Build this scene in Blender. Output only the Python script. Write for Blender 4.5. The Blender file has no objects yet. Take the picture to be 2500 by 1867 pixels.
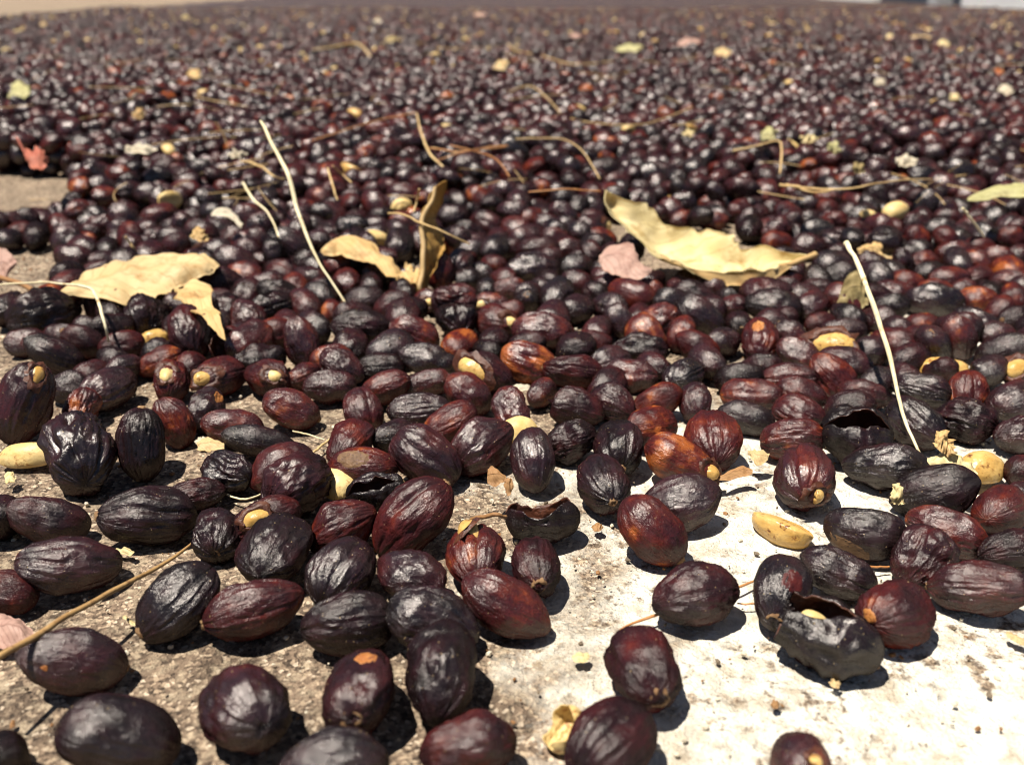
import bpy, bmesh, math, random, itertools
import numpy as np
from mathutils import Vector, Matrix, Euler

sc = bpy.context.scene
# ------------------------------------------------------------------ camera
PW, PH, FPX = 2500.0, 1867.0, 2300.0          # photograph size and focal length in its pixels
CAM_H = 0.079
PITCH = math.radians(22.4)
cam_d = bpy.data.cameras.new('camera')
cam = bpy.data.objects.new('camera', cam_d)
sc.collection.objects.link(cam)
cam.location = (0, 0, CAM_H)
cam.rotation_euler = (math.pi / 2 - PITCH, 0, 0)
cam_d.sensor_width = 36.0
cam_d.lens = 36.0 * FPX / PW
cam_d.clip_start = 0.005
cam_d.clip_end = 500
cam_d.dof.use_dof = True
cam_d.dof.focus_distance = 0.152
cam_d.dof.aperture_fstop = 28.0
sc.camera = cam
# ------------------------------------------------------------------ light
SUN_DIR = Vector((-0.30, -0.12, 1.0)).normalized()      # towards the sun
world = bpy.data.worlds.new('World'); sc.world = world; world.use_nodes = True
wn = world.node_tree.nodes; wl = world.node_tree.links
bg = wn['Background']
sky = wn.new('ShaderNodeTexSky'); sky.sky_type = 'NISHITA'; sky.sun_disc = False
sky.air_density = 0.55; sky.dust_density = 0.35; sky.ozone_density = 0.3
sky.sun_elevation = math.asin(SUN_DIR.z)
sky.sun_rotation = math.atan2(SUN_DIR.x, SUN_DIR.y)
wl.new(sky.outputs[0], bg.inputs[0]); bg.inputs[1].default_value = 0.05
sun_d = bpy.data.lights.new('sun', 'SUN'); sun_d.energy = 5.0; sun_d.angle = math.radians(0.53)
sun_d.color = (1.0, 0.94, 0.84)
sun = bpy.data.objects.new('sun', sun_d); sc.collection.objects.link(sun)
sun.rotation_euler = (-SUN_DIR).to_track_quat('-Z', 'Y').to_euler()
sun.location = (0, 0, 5)
sc.view_settings.view_transform = 'Standard'; sc.view_settings.look = 'None'
sc.view_settings.gamma = 1.0; sc.view_settings.use_curve_mapping = False
sc.view_settings.exposure = 0.80
sc.render.engine = 'CYCLES'
sc.cycles.use_denoising = True
sc.cycles.filter_width = 1.0
sc.cycles.max_bounces = 5; sc.cycles.diffuse_bounces = 2; sc.cycles.glossy_bounces = 2
sc.cycles.transmission_bounces = 2
sc.cycles.sample_clamp_indirect = 4.0

# ------------------------------------------------------------------ geometry of the view
C0 = np.array((0, 0, CAM_H)); cp, sp = math.cos(PITCH), math.sin(PITCH)
RT = np.array((1.0, 0, 0)); FW = np.array((0, cp, -sp)); UP = np.array((0, sp, cp))
def ray(px, py):
    return FW + RT * ((px - PW / 2) / FPX) - UP * ((py - PH / 2) / FPX)
def on_z(px, py, z=0.0):
    d = ray(px, py); t = (z - CAM_H) / d[2]
    return C0 + d * t
def on_y(px, py, Y):
    d = ray(px, py); return C0 + d * (Y / d[1])
def proj(P):
    v = np.asarray(P) - C0; z = v @ FW
    return PW / 2 + FPX * (v @ RT) / z, PH / 2 - FPX * (v @ UP) / z
rng = np.random.default_rng(7); random.seed(7)

# ------------------------------------------------------------------ noise (numpy)
def _hash(i, j, k, s):
    h = (i * 374761393 + j * 668265263 + k * 2147483647 + s * 1274126177) & 0xffffffff
    h = ((h ^ (h >> 13)) * 1274126177) & 0xffffffff
    return ((h ^ (h >> 16)) & 0xffff) / 65535.0 * 2 - 1
def noise(p, s=0):
    p = np.asarray(p, float); f = np.floor(p).astype(np.int64); u = p - f; u = u * u * u * (u * (u * 6 - 15) + 10)
    r = 0
    for a in (0, 1):
        for b in (0, 1):
            for c in (0, 1):
                w = (u[:, 0] if a else 1 - u[:, 0]) * (u[:, 1] if b else 1 - u[:, 1]) * (u[:, 2] if c else 1 - u[:, 2])
                r = r + w * _hash(f[:, 0] + a, f[:, 1] + b, f[:, 2] + c, s)
    return r

# ------------------------------------------------------------------ mesh helpers
COL = sc.collection
def mesh_from(name, V, F, mats, smooth=True, attrs=None, fmat=None):
    me = bpy.data.meshes.new(name)
    V = np.asarray(V, dtype=np.float32)
    if isinstance(F, np.ndarray): ln = np.full(len(F), F.shape[1], np.int32); fl = F.astype(np.int32).ravel()
    else: ln = np.fromiter((len(f) for f in F), np.int32, len(F)); fl = np.fromiter(itertools.chain.from_iterable(F), np.int32)
    me.vertices.add(len(V)); me.vertices.foreach_set('co', V.ravel())
    me.loops.add(len(fl)); me.loops.foreach_set('vertex_index', fl)
    me.polygons.add(len(ln)); me.polygons.foreach_set('loop_start', np.concatenate([[0], np.cumsum(ln)[:-1]]).astype(np.int32))
    me.update(calc_edges=True)
    for m in mats: me.materials.append(m)
    if smooth: me.polygons.foreach_set('use_smooth', [True] * len(me.polygons))
    if fmat is not None: me.polygons.foreach_set('material_index', np.asarray(fmat, dtype=np.int32))
    for k, a in (attrs or {}).items():
        at = me.attributes.new(k, 'FLOAT_VECTOR', 'POINT'); at.data.foreach_set('vector', np.asarray(a, dtype=np.float32).ravel())
    me.validate()
    return me
def link(name, me, parent=None):
    o = bpy.data.objects.new(name, me); COL.objects.link(o)
    if parent is not None: o.parent = parent
    return o
def tag(o, label=None, cat=None, group=None, kind=None):
    if label: o['label'] = label
    if cat: o['category'] = cat
    if group: o['group'] = group
    if kind: o['kind'] = kind
    return o

# ------------------------------------------------------------------ material helpers
class NT:
    def __init__(s, name):
        s.m = bpy.data.materials.new(name); s.m.use_nodes = True
        s.t = s.m.node_tree; s.b = s.t.nodes['Principled BSDF']; s.out = s.t.nodes['Material Output']
    def n(s, typ, **kw):
        nd = s.t.nodes.new(typ)
        for k, v in kw.items():
            if k.startswith('i_'):
                key = k[2:]; key = int(key) if key.isdigit() else key.replace('_', ' ')
                s.put(nd.inputs[key], v)
            else: setattr(nd, k, v)
        return nd
    def put(s, sock, v):
        if isinstance(v, bpy.types.NodeSocket): s.t.links.new(v, sock)
        elif isinstance(v, bpy.types.Node): s.t.links.new(v.outputs[0], sock)
        else: sock.default_value = v
    def noise(s, vec, scale, detail=3, rough=0.55, dist=0.0):
        nd = s.n('ShaderNodeTexNoise'); s.put(nd.inputs['Vector'], vec); nd.inputs['Scale'].default_value = scale
        nd.inputs['Detail'].default_value = detail; nd.inputs['Roughness'].default_value = rough; nd.inputs['Distortion'].default_value = dist
        return nd.outputs[0]
    def ramp(s, fac, stops, interp='LINEAR'):
        nd = s.n('ShaderNodeValToRGB'); s.put(nd.inputs[0], fac); cr = nd.color_ramp; cr.interpolation = interp
        while len(cr.elements) < len(stops): cr.elements.new(0.5)
        for e, (p, c) in zip(cr.elements, stops):
            e.position = p; e.color = (c, c, c, 1) if isinstance(c, (int, float)) else (*c, 1)
        return nd.outputs[0]
    def mix(s, fac, a, b, mode='MIX'):
        nd = s.n('ShaderNodeMix', data_type='RGBA', blend_type=mode); s.put(nd.inputs[0], fac)
        for sock, v in ((nd.inputs[6], a), (nd.inputs[7], b)):
            s.put(sock, (*v, 1) if isinstance(v, tuple) else v)
        return nd.outputs[2]
    def math(s, op, a, b=0.0, clamp=False):
        nd = s.n('ShaderNodeMath', operation=op, use_clamp=clamp); s.put(nd.inputs[0], a); s.put(nd.inputs[1], b)
        return nd.outputs[0]
    def vmath(s, op, a, b):
        nd = s.n('ShaderNodeVectorMath', operation=op); s.put(nd.inputs[0], a); s.put(nd.inputs[1], b)
        return nd.outputs[0]
    def bump(s, h, dist, strength=1.0, prev=None):
        nd = s.n('ShaderNodeBump'); s.put(nd.inputs['Height'], h); nd.inputs['Distance'].default_value = dist
        nd.inputs['Strength'].default_value = strength
        if prev is not None: s.put(nd.inputs['Normal'], prev)
        return nd.outputs[0]
    def attr(s, name, typ='GEOMETRY'):
        return s.n('ShaderNodeAttribute', attribute_name=name, attribute_type=typ)
    def done(s, **kw):
        for k, v in kw.items(): s.put(s.b.inputs[k.replace('_', ' ')], v)
        return s.m

TONE = {'k': .19, 'g': .25, 'p': .41, 'b': .48, 'w': .60, 'r': .71, 'o': .85}
def make_skin():
    t = NT('dried_cherry_skin')
    tone = t.attr('tone', 'INSTANCER').outputs['Fac']
    rnd = t.n('ShaderNodeObjectInfo').outputs['Random']
    off = t.math('MULTIPLY', rnd, 47.0)
    loc = t.attr('loc').outputs['Vector']; wr = t.attr('wr').outputs['Vector']
    comb = t.n('ShaderNodeCombineXYZ'); 
    for i in range(3): t.put(comb.inputs[i], off)
    L = t.vmath('ADD', loc, comb.outputs[0]); W = t.vmath('ADD', wr, comb.outputs[0])
    big = t.noise(L, 0.9, 2, .5); med = t.noise(L, 2.1, 3, .6)
    # the tone drifts over the fruit: one end redder, another nearly black
    tn = t.math('ADD', tone, t.math('MULTIPLY', t.math('SUBTRACT', big, .5), 1.05))
    tn = t.math('ADD', tn, t.math('MULTIPLY', t.math('SUBTRACT', med, .5), 0.55))
    fine = t.noise(W, 3.2, 4, .6)
    tn = t.math('ADD', tn, t.math('MULTIPLY', t.math('SUBTRACT', fine, .5), 0.24), True)
    col = t.ramp(tn, [(0.0, (.0075, .0045, .0045)), (.18, (.0130, .0058, .0066)), (.36, (.0225, .0072, .0088)), (.54, (.0375, .0088, .0100)),
                      (.72, (.0600, .0094, .0090)), (.88, (.115, .018, .0090)), (1.0, (.30, .080, .018))])
    # dusty bloom in meridional streaks
    streak = t.noise(W, 7.5, 5, .68)
    bl = t.ramp(streak, [(.52, 0.0), (.74, 1.0)])
    bigb = t.ramp(t.noise(L, 1.4, 2, .5), [(.42, 0.0), (.70, 1.0)])
    col = t.mix(t.math('MULTIPLY', t.math('MULTIPLY', bl, bigb), .24), col, (.090, .060, .060))
    # specks of dirt
    vor = t.n('ShaderNodeTexVoronoi', feature='F1'); t.put(vor.inputs['Vector'], t.vmath('ADD', L, t.vmath('MULTIPLY', t.n('ShaderNodeTexNoise', i_Vector=L, i_Scale=9.0).outputs[1], (.10, .10, .10)))); vor.inputs['Scale'].default_value = 8.0
    sp_ = t.ramp(vor.outputs['Distance'], [(.115, 1.0), (.165, 0.0)])
    spc = t.n('ShaderNodeSeparateColor'); t.put(spc.inputs[0], vor.outputs['Color'])
    keep = t.math('MULTIPLY', t.math('GREATER_THAN', spc.outputs[0], .80), t.math('GREATER_THAN', t.noise(L, 1.3, 1), .47))
    col = t.mix(t.math('MULTIPLY', sp_, keep), col, (.36, .26, .13))
    rough = t.ramp(t.noise(L, 3.0, 3, .6), [(.30, .20), (.72, .33)])
    hair = t.noise(W, 17.0, 3, .65)
    pit = t.noise(L, 9.0, 4, .65)
    bg = t.bump(streak, .00036, .55); bg = t.bump(hair, .00011, .42, bg); bg = t.bump(pit, .00020, .42, bg)
    crum = t.math('ABSOLUTE', t.math('SUBTRACT', t.noise(t.vmath('MULTIPLY', L, (.62, 1, 1)), 4.2, 4, .62, .6), .5))
    bg = t.bump(crum, .0007, .30, bg)
    bm = t.bump(streak, .00050, .62)
    bm = t.bump(hair, .00022, .6, bm)
    bm = t.bump(pit, .00030, .50, bm); bm = t.bump(crum, .0011, .7, bm)
    # dull skin with a thin even gloss: sticky fruits shine more
    gl = t.ramp(t.math('ADD', t.math('MULTIPLY', rnd, .45), t.math('MULTIPLY', t.noise(L, 1.7, 2), .55)), [(.30, .034), (.75, .088)])
    df = t.n('ShaderNodeBsdfDiffuse'); t.put(df.inputs['Color'], col); t.put(df.inputs['Normal'], bm)
    gs = t.n('ShaderNodeBsdfGlossy'); gs.inputs['Color'].default_value = (1, .95, .92, 1); t.put(gs.inputs['Roughness'], rough); t.put(gs.inputs['Normal'], bg)
    mx = t.n('ShaderNodeMixShader'); t.put(mx.inputs[0], gl)
    t.t.links.new(df.outputs[0], mx.inputs[1]); t.t.links.new(gs.outputs[0], mx.inputs[2]); t.t.links.new(mx.outputs[0], t.out.inputs[0])
    t.t.nodes.remove(t.b)
    return t.m
SKIN = make_skin()

def simple(name, c1, c2, scale, rough=.6, bumpd=.0002, c3=None, coord='Object', stretch=None, bscale=None, transl=0.0, spec=.4):
    t = NT(name)
    co = t.n('ShaderNodeTexCoord').outputs[coord]
    rnd = t.n('ShaderNodeObjectInfo').outputs['Random']
    comb = t.n('ShaderNodeCombineXYZ'); off = t.math('MULTIPLY', rnd, 3.7)
    for i in range(3): t.put(comb.inputs[i], off)
    co = t.vmath('ADD', co, comb.outputs[0])
    if stretch: co = t.vmath('MULTIPLY', co, stretch)
    n1 = t.noise(co, scale, 4, .6)
    col = t.mix(t.ramp(n1, [(.35, 0.0), (.65, 1.0)]), c1, c2)
    if c3: col = t.mix(t.ramp(t.noise(co, scale * 2.7, 4, .65), [(.56, 0.0), (.68, 1.0)]), col, c3)
    bm = t.bump(t.noise(co, bscale or scale * 3, 4, .6), bumpd, .8)
    t.done(Base_Color=col, Roughness=rough, Normal=bm, Specular_IOR_Level=spec)
    if transl:
        tr = t.n('ShaderNodeBsdfTranslucent'); t.put(tr.inputs[0], col)
        mx = t.n('ShaderNodeMixShader'); mx.inputs[0].default_value = transl
        t.t.links.new(t.b.outputs[0], mx.inputs[1]); t.t.links.new(tr.outputs[0], mx.inputs[2]); t.t.links.new(mx.outputs[0], t.out.inputs[0])
    return t.m
BEAN = simple('parchment_bean', (.56, .38, .13), (.66, .50, .23), 260, .5, .0002, (.30, .14, .04))
BEAN_S = simple('sticky_bean', (.46, .26, .065), (.58, .38, .13), 300, .28, .0003, (.13, .035, .008))
SCAR = simple('calyx_scar', (.17, .085, .035), (.28, .17, .08), 900, .75, .0003)
INNER = simple('husk_inside', (.045, .014, .009), (.10, .032, .014), 350, .45, .0004, (.02, .008, .006))
STEM = simple('pale_stalk', (.62, .52, .30), (.74, .66, .44), 150, .6, .0002, (.40, .27, .12), stretch=(1, 1, .3))
TWIG = simple('brown_twig', (.27, .15, .055), (.40, .25, .10), 220, .55, .0002, (.16, .08, .03))
NEEDLE = simple('orange_needle', (.36, .14, .04), (.48, .24, .09), 200, .5, .0001)
STRAW = simple('tan_straw', (.46, .30, .12), (.58, .42, .20), 200, .55, .0001, (.30, .16, .06))

def leaf_mat(name, c1, c2, c3, transl=.22):
    """c1 body, c2 paler, c3 stains; veins run off the midrib along the leaf's own uv (attribute luv)"""
    t = NT(name)
    uv = t.attr('luv').outputs['Vector']
    sep = t.n('ShaderNodeSeparateXYZ'); t.put(sep.inputs[0], uv)
    co = t.n('ShaderNodeTexCoord').outputs['Object']
    v = t.math('ABSOLUTE', sep.outputs[1])
    ph = t.math('SUBTRACT', t.math('MULTIPLY', sep.outputs[0], 9.0), t.math('MULTIPLY', v, 2.4))
    ph = t.math('ADD', ph, t.math('MULTIPLY', t.noise(co, 120, 2), .35))
    fr = t.math('ABSOLUTE', t.math('SUBTRACT', t.math('FRACT', ph), .5))
    vein = t.ramp(fr, [(0.0, 1.0), (.05, 0.0)])
    mid = t.ramp(v, [(.02, 1.0), (.06, 0.0)])
    vv = t.math('MAXIMUM', vein, mid)
    col = t.mix(t.ramp(t.noise(co, 90, 4, .6), [(.35, 0.0), (.65, 1.0)]), c1, c2)
    col = t.mix(t.ramp(t.noise(co, 110, 5, .65), [(.53, 0.0), (.68, .9)]), col, c3)
    col = t.mix(t.math('MULTIPLY', vv, .35), col, c3)
    spt = t.n('ShaderNodeTexVoronoi'); t.put(spt.inputs['Vector'], co); spt.inputs['Scale'].default_value = 170
    col = t.mix(t.ramp(spt.outputs['Distance'], [(.06, .9), (.10, 0.0)]), col, (.10, .06, .03))
    bm = t.bump(vv, .00025, .6); bm = t.bump(t.noise(co, 700, 4, .6), .00022, .7, bm)
    t.done(Base_Color=col, Roughness=.6, Normal=bm, Specular_IOR_Level=.3)
    tr = t.n('ShaderNodeBsdfTranslucent'); t.put(tr.inputs[0], col)
    mx = t.n('ShaderNodeMixShader'); mx.inputs[0].default_value = transl
    t.t.links.new(t.b.outputs[0], mx.inputs[1]); t.t.links.new(tr.outputs[0], mx.inputs[2]); t.t.links.new(mx.outputs[0], t.out.inputs[0])
    return t.m
LEAF_Y = leaf_mat('dry_leaf_yellow', (.70, .56, .26), (.78, .66, .38), (.42, .26, .08))
LEAF_T = leaf_mat('dry_leaf_tan', (.58, .41, .19), (.66, .50, .27), (.40, .23, .08))
LEAF_O = leaf_mat('dry_leaf_orange', (.60, .38, .15), (.68, .49, .23), (.36, .18, .06))
LEAF_B = leaf_mat('dry_leaf_ochre', (.38, .20, .045), (.48, .29, .08), (.22, .10, .02))
LEAF_P = leaf_mat('dry_leaf_pink', (.42, .25, .20), (.55, .36, .28), (.28, .13, .10))
LEAF_G = leaf_mat('dry_leaf_green', (.42, .39, .16), (.56, .52, .28), (.28, .22, .08))
LEAF_R = leaf_mat('dry_leaf_red', (.40, .10, .06), (.50, .19, .12), (.24, .05, .03))
LEAF_D = leaf_mat('dry_leaf_olive', (.30, .22, .09), (.42, .33, .15), (.16, .10, .04))
LEAF_W = leaf_mat('dry_leaf_bleached', (.56, .49, .36), (.66, .58, .44), (.42, .33, .2))
CHIP = leaf_mat('dry_chip_brown', (.36, .18, .07), (.46, .27, .12), (.20, .08, .03))

# ------------------------------------------------------------------ ground: a weathered concrete drying floor
def make_concrete():
    t = NT('drying_floor_concrete')
    co = t.n('ShaderNodeTexCoord').outputs['Object']
    sep = t.n('ShaderNodeSeparateXYZ'); t.put(sep.inputs[0], co)
    n_lo = t.noise(co, 32, 5, .62); n_mid = t.noise(co, 130, 5, .7)
    # limewashed patch: its border wanders across the slab
    b = t.math('ADD', t.math('MULTIPLY', t.math('SUBTRACT', n_lo, .5), .085), t.math('MULTIPLY', t.math('SUBTRACT', n_mid, .5), .075))
    edge = t.math('SUBTRACT', t.math('ADD', sep.outputs[0], b), t.math('ADD', .008, t.math('MULTIPLY', t.math('MAXIMUM', t.math('SUBTRACT', sep.outputs[1], .150), 0.0), 1.15)))
    white = t.ramp(t.math('ADD', t.math('MULTIPLY', edge, 20.0), .5), [(.18, 0.0), (.72, 1.0)])
    # worn holes in the limewash
    holes = t.ramp(t.noise(co, 260, 6, .75), [(.50, 0.0), (.60, 1.0)])
    patch = t.ramp(t.noise(co, 46, 4, .6), [(.44, 0.0), (.56, 1.0)])
    holes = t.math('MULTIPLY', holes, t.math('ADD', patch, .12), True)
    white = t.math('SUBTRACT', white, holes, True)
    vor = t.n('ShaderNodeTexVoronoi'); t.put(vor.inputs['Vector'], t.vmath('ADD', co, t.vmath('MULTIPLY', t.n('ShaderNodeTexNoise', i_Vector=co, i_Scale=900.0).outputs[1], (.0006, .0006, .0006)))); vor.inputs['Scale'].default_value = 1900
    cell = t.n('ShaderNodeSeparateColor'); t.put(cell.inputs[0], vor.outputs['Color'])
    grain = t.ramp(cell.outputs[0], [(0.0, (.060, .042, .030)), (.30, (.145, .102, .071)), (.70, (.25, .178, .122)), (.90, (.44, .330, .225)), (1.0, (.68, .55, .41))])
    patchy = t.ramp(t.noise(co, 95, 5, .65), [(.30, .50), (.70, 1.30)])
    grain = t.mix(1.0, grain, patchy, 'MULTIPLY')
    dust = t.ramp(t.noise(co, 420, 4, .7), [(.50, 0.0), (.66, .75)])
    grain = t.mix(dust, grain, (.42, .335, .23))
    wash = t.mix(t.ramp(t.noise(co, 180, 6, .7), [(.34, 0.0), (.54, 1.0)]), (.44, .375, .28), (.74, .70, .60))
    col = t.mix(white, grain, wash)
    dk = t.ramp(t.noise(co, 520, 4, .65), [(.66, 0.0), (.73, .65)])
    col = t.mix(dk, col, (.13, .10, .07))
    h = t.math('ADD', t.math('MULTIPLY', t.noise(co, 1500, 4, .65), 1.0), t.math('MULTIPLY', t.noise(co, 380, 4, .6), 1.4))
    bm = t.bump(h, .00075, .9)
    bm = t.bump(vor.outputs['Distance'], .00035, .5, bm)
    return t.done(Base_Color=col, Roughness=.85, Normal=bm, Specular_IOR_Level=.25)
CONCRETE = make_concrete()
# one sheet: fine and rough near the camera, coarse out to the horizon
def axis_steps(lo, hi, step, far):
    a = list(np.arange(lo, hi + 1e-9, step)); d = step
    while a[-1] < far: d *= 1.6; a.append(a[-1] + d)
    d = step
    while a[0] > -far: d *= 1.6; a.insert(0, a[0] - d)
    return np.array(a)
gx = axis_steps(-.17, .17, .0013, 150); gy = axis_steps(.02, .36, .0013, 150)
GX, GY = np.meshgrid(gx, gy)
P = np.stack([GX.ravel(), GY.ravel(), 0 * GX.ravel()], 1)
fade = np.clip(1 - np.maximum(np.abs(P[:, 0]) - .16, np.maximum(.02 - P[:, 1], P[:, 1] - .34)) / .02, 0, 1)
GZ = (noise(P * 90, 3) * .0005 + noise(P * 330, 4) * .00028) * fade
V = np.stack([P[:, 0], P[:, 1], GZ - .0003], 1)
nx, ny = len(gx), len(gy)
ii = (np.arange(ny - 1)[:, None] * nx + np.arange(nx - 1)[None, :]).ravel()
ground = link('ground', mesh_from('ground', V, np.stack([ii, ii + 1, ii + nx + 1, ii + nx], 1), [CONCRETE]))
tag(ground, 'rough sunlit concrete drying floor with a worn limewashed patch', None, kind='structure')

# ------------------------------------------------------------------ far building along the drying floor
WALLP = simple('white_wall_paint', (.74, .73, .70), (.80, .79, .76), 3, .8, .002)
BLUEP = simple('dark_blue_paint', (.012, .018, .035), (.022, .030, .052), 4, .45, .001)
GREYP = simple('grey_post_paint', (.35, .35, .36), (.45, .45, .45), 4, .6, .001)
def box_mesh(name, lo, hi, mat, bev=0.01):
    bm = bmesh.new(); bmesh.ops.create_cube(bm, size=1.0)
    for v in bm.verts: v.co = Vector([lo[i] + (v.co[i] + .5) * (hi[i] - lo[i]) for i in range(3)])
    bmesh.ops.bevel(bm, geom=bm.edges[:], offset=bev, segments=2, affect='EDGES')
    me = bpy.data.meshes.new(name); bm.to_mesh(me); bm.free(); me.materials.append(mat); return me
wa = on_z(2560, 28, .021); wb = on_z(2085, 1.5, .021)
wdir = np.array((wb[0] - wa[0], wb[1] - wa[1])); wlen = float(np.linalg.norm(wdir)); wdir /= wlen
bld = bpy.data.objects.new('building', None); COL.objects.link(bld)
bld.location = (wa[0], wa[1], 0); bld.rotation_euler = (0, 0, math.atan2(wdir[1], wdir[0]))
tag(bld, 'white walled building with dark blue doors along the edge of the drying floor', 'building')
def along(px):      # distance along the wall foot where a photo column meets it
    best = min(np.linspace(-3, wlen + 4, 1500), key=lambda s: abs(proj((wa[0] + wdir[0] * s, wa[1] + wdir[1] * s, .02))[0] - px))
    return float(best)
s1 = along(2398); s2 = along(2344); s3 = along(2294); s4 = along(2272); s5 = along(2130)
o = link('wall', box_mesh('wall', (-2.5, -.25, -.02), (s1 - .012, 0, 2.6), WALLP), bld)
o = link('wall', box_mesh('wall', (s1 + .012, -.25, -.02), (s2, 0, 2.6), WALLP), bld)
o = link('door', box_mesh('door', (s2 + .01, -.22, -.01), (s3 - .01, -.06, 2.1), BLUEP), bld)
link('door_handle', box_mesh('door_handle', (s3 - .14, -.06, .95), (s3 - .10, -.01, 1.08), GREYP, .004), o)
o = link('post', box_mesh('post', (s3, -.25, -.02), (s4, .02, 2.6), GREYP), bld)
o = link('door', box_mesh('door', (s4 + .01, -.22, -.01), (s5, -.06, 2.1), BLUEP), bld)
link('door_handle', box_mesh('door_handle', (s5 - .2, -.06, .95), (s5 - .15, -.01, 1.08), GREYP, .004), o)
link('lintel', box_mesh('lintel', (s2 + .01, -.24, 2.11), (s5, -.01, 2.6), WALLP), bld)
link('wall', box_mesh('wall', (s5 + .01, -.25, -.02), (s5 + 6, 0, 2.6), WALLP), bld)
link('roof', box_mesh('roof', (-3, -2.5, 2.62), (s5 + 6.5, .5, 2.75), GREYP), bld)

# ------------------------------------------------------------------ coffee cherries
def cherry_shape(ratio, r, shape, seed, nu, nv):
    """one dried cherry, long axis +x towards the scar; r in metres; returns verts, faces, loc, wr"""
    g = np.random.default_rng(seed)
    v = np.linspace(0, math.pi, nv + 1)[1:-1]; u = np.linspace(0, 2 * math.pi, nu, endpoint=False)
    vv, uu = np.meshgrid(v, u, indexing='ij'); vv = vv.ravel(); uu = uu.ravel()
    x = -np.cos(vv); s = np.sin(vv) ** g.uniform(.80, .98)
    flat = g.uniform(.86, .97)
    cy, cz = np.cos(uu), np.sin(uu)
    loc = np.stack([x * ratio, s * cy, s * cz], 1)
    wr = np.stack([cy, cz, x * .30], 1)
    rib = {'s': .020, 'r': .042, 'w': .055, 'g': .032, 'p': .026}[shape]
    dent = {'s': .080, 'r': .085, 'w': .170, 'g': .080, 'p': .130}[shape]
    groove = {'s': .012, 'r': .025, 'w': .05, 'g': .105, 'p': .02}[shape] * g.uniform(.7, 1.2)
    peb = {'s': .010, 'r': .012, 'w': .024, 'g': .012, 'p': .036}[shape]
    so = g.uniform(0, 50, 3)
    k = g.uniform(3.4, 6.2)
    wq = np.stack([cy * k, cz * k, x * 1.0], 1) + noise(loc * 2 + so, 9)[:, None] * .42 + noise(loc * 5 + so, 11)[:, None] * .16
    ridge = 1 - np.abs(noise(wq + so, 1)) * 2.2
    ridge2 = 1 - np.abs(noise(wq * 2.1 + so, 2)) * 2.2
    ridge3 = 1 - np.abs(noise(wq * 4.3 + so, 8)) * 2.2
    m = 1 + rib * (ridge - .4) + rib * .5 * (ridge2 - .4) + rib * .28 * (ridge3 - .4)
    m += dent * noise(loc * 1.25 + so, 3) + dent * .35 * noise(loc * 2.6 + so, 5)
    m += peb * noise(loc * 6.5 + so, 4)
    if shape == 'w':
        m += .05 * (1 - np.abs(noise(loc * 2.4 + so, 6)) * 2.4)
    bend = noise(np.stack([x * 1.3, x * 0, x * 0], 1) + so, 7) * .12
    for c, gs in ((math.pi / 2, 1.0), (-math.pi / 2, .8)):
        d = (uu - c - bend + math.pi) % (2 * math.pi) - math.pi
        m -= groove * gs * np.exp(-(d / .13) ** 2) * np.clip(np.sin(vv) * 1.5, 0, 1)
        m += groove * .35 * gs * np.exp(-((np.abs(d) - .34) / .16) ** 2) * np.sin(vv)
    lobe = 1 + g.uniform(0, .06) * cy * cy
    tip = g.uniform(.0, .10)
    X = x * ratio * (1 + .35 * (m - 1)) + tip * np.clip((np.abs(x) - .86) / .14, 0, 1) ** 2 * np.sign(x)
    Y = s * cy * m * lobe; Z = s * cz * m * flat
    ex0 = -ratio * (1 + tip); ex1 = ratio * (1 - .05 + tip)
    Vt = np.stack([X, Y, Z], 1)
    tp = g.uniform(-.13, .13); Vt[:, 1:] *= (1 + tp * x)[:, None]
    Vt[:, 1] += g.uniform(-.10, .10) * (x * x - .4); Vt[:, 2] += g.uniform(-.06, .06) * (x * x - .4)
    for _ in range((int(g.integers(0, 2)) + (shape in 'wp')) * (shape != 'g')):      # sides that sank in while drying
        dn = g.normal(0, 1, 3) * (.45, 1, 1); dn /= np.linalg.norm(dn)
        hgt = Vt @ dn - g.uniform(.70, .92) - .14 * noise(loc * 2.2 + so, 12)
        Vt -= dn[None] * (np.clip(hgt, 0, None) * g.uniform(.3, .65))[:, None]
    Vt = np.vstack([Vt, [[ex0, 0, 0]], [[ex1, 0, 0]]]) * r
    loc = np.vstack([loc, [[-ratio, 0, 0]], [[ratio, 0, 0]]]); wr = np.vstack([wr, [[0, 0, -.3]], [[0, 0, .3]]])
    F = []; R_ = nv - 1
    a = np.arange(nu); b = (a + 1) % nu
    for i in range(R_ - 1):
        F += np.stack([i * nu + a, i * nu + b, (i + 1) * nu + b, (i + 1) * nu + a], 1).tolist()
    e0, e1 = R_ * nu, R_ * nu + 1
    F += [(e0, (i + 1) % nu, i) for i in range(nu)]
    F += [(e1, (R_ - 1) * nu + i, (R_ - 1) * nu + (i + 1) % nu) for i in range(nu)]
    return Vt, F, loc + so[0] * 0, wr
def lathe_mesh(name, prof, n, mat, jitter=0.0, seed=0):
    """prof: (x, radius) about the x axis"""
    g = np.random.default_rng(seed); V = []; F = []
    for x, rr in prof:
        for i in range(n):
            a = 2 * math.pi * i / n; q = 1 + g.uniform(-jitter, jitter)
            V.append((x * (1 + g.uniform(-jitter, jitter) * .3), rr * q * math.cos(a), rr * q * math.sin(a)))
    for j in range(len(prof) - 1):
        for i in range(n): F.append((j * n + i, j * n + (i + 1) % n, (j + 1) * n + (i + 1) % n, (j + 1) * n + i))
    F.append(tuple(range(len(V) - n, len(V))))
    return mesh_from(name, V, F, [mat])
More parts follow.
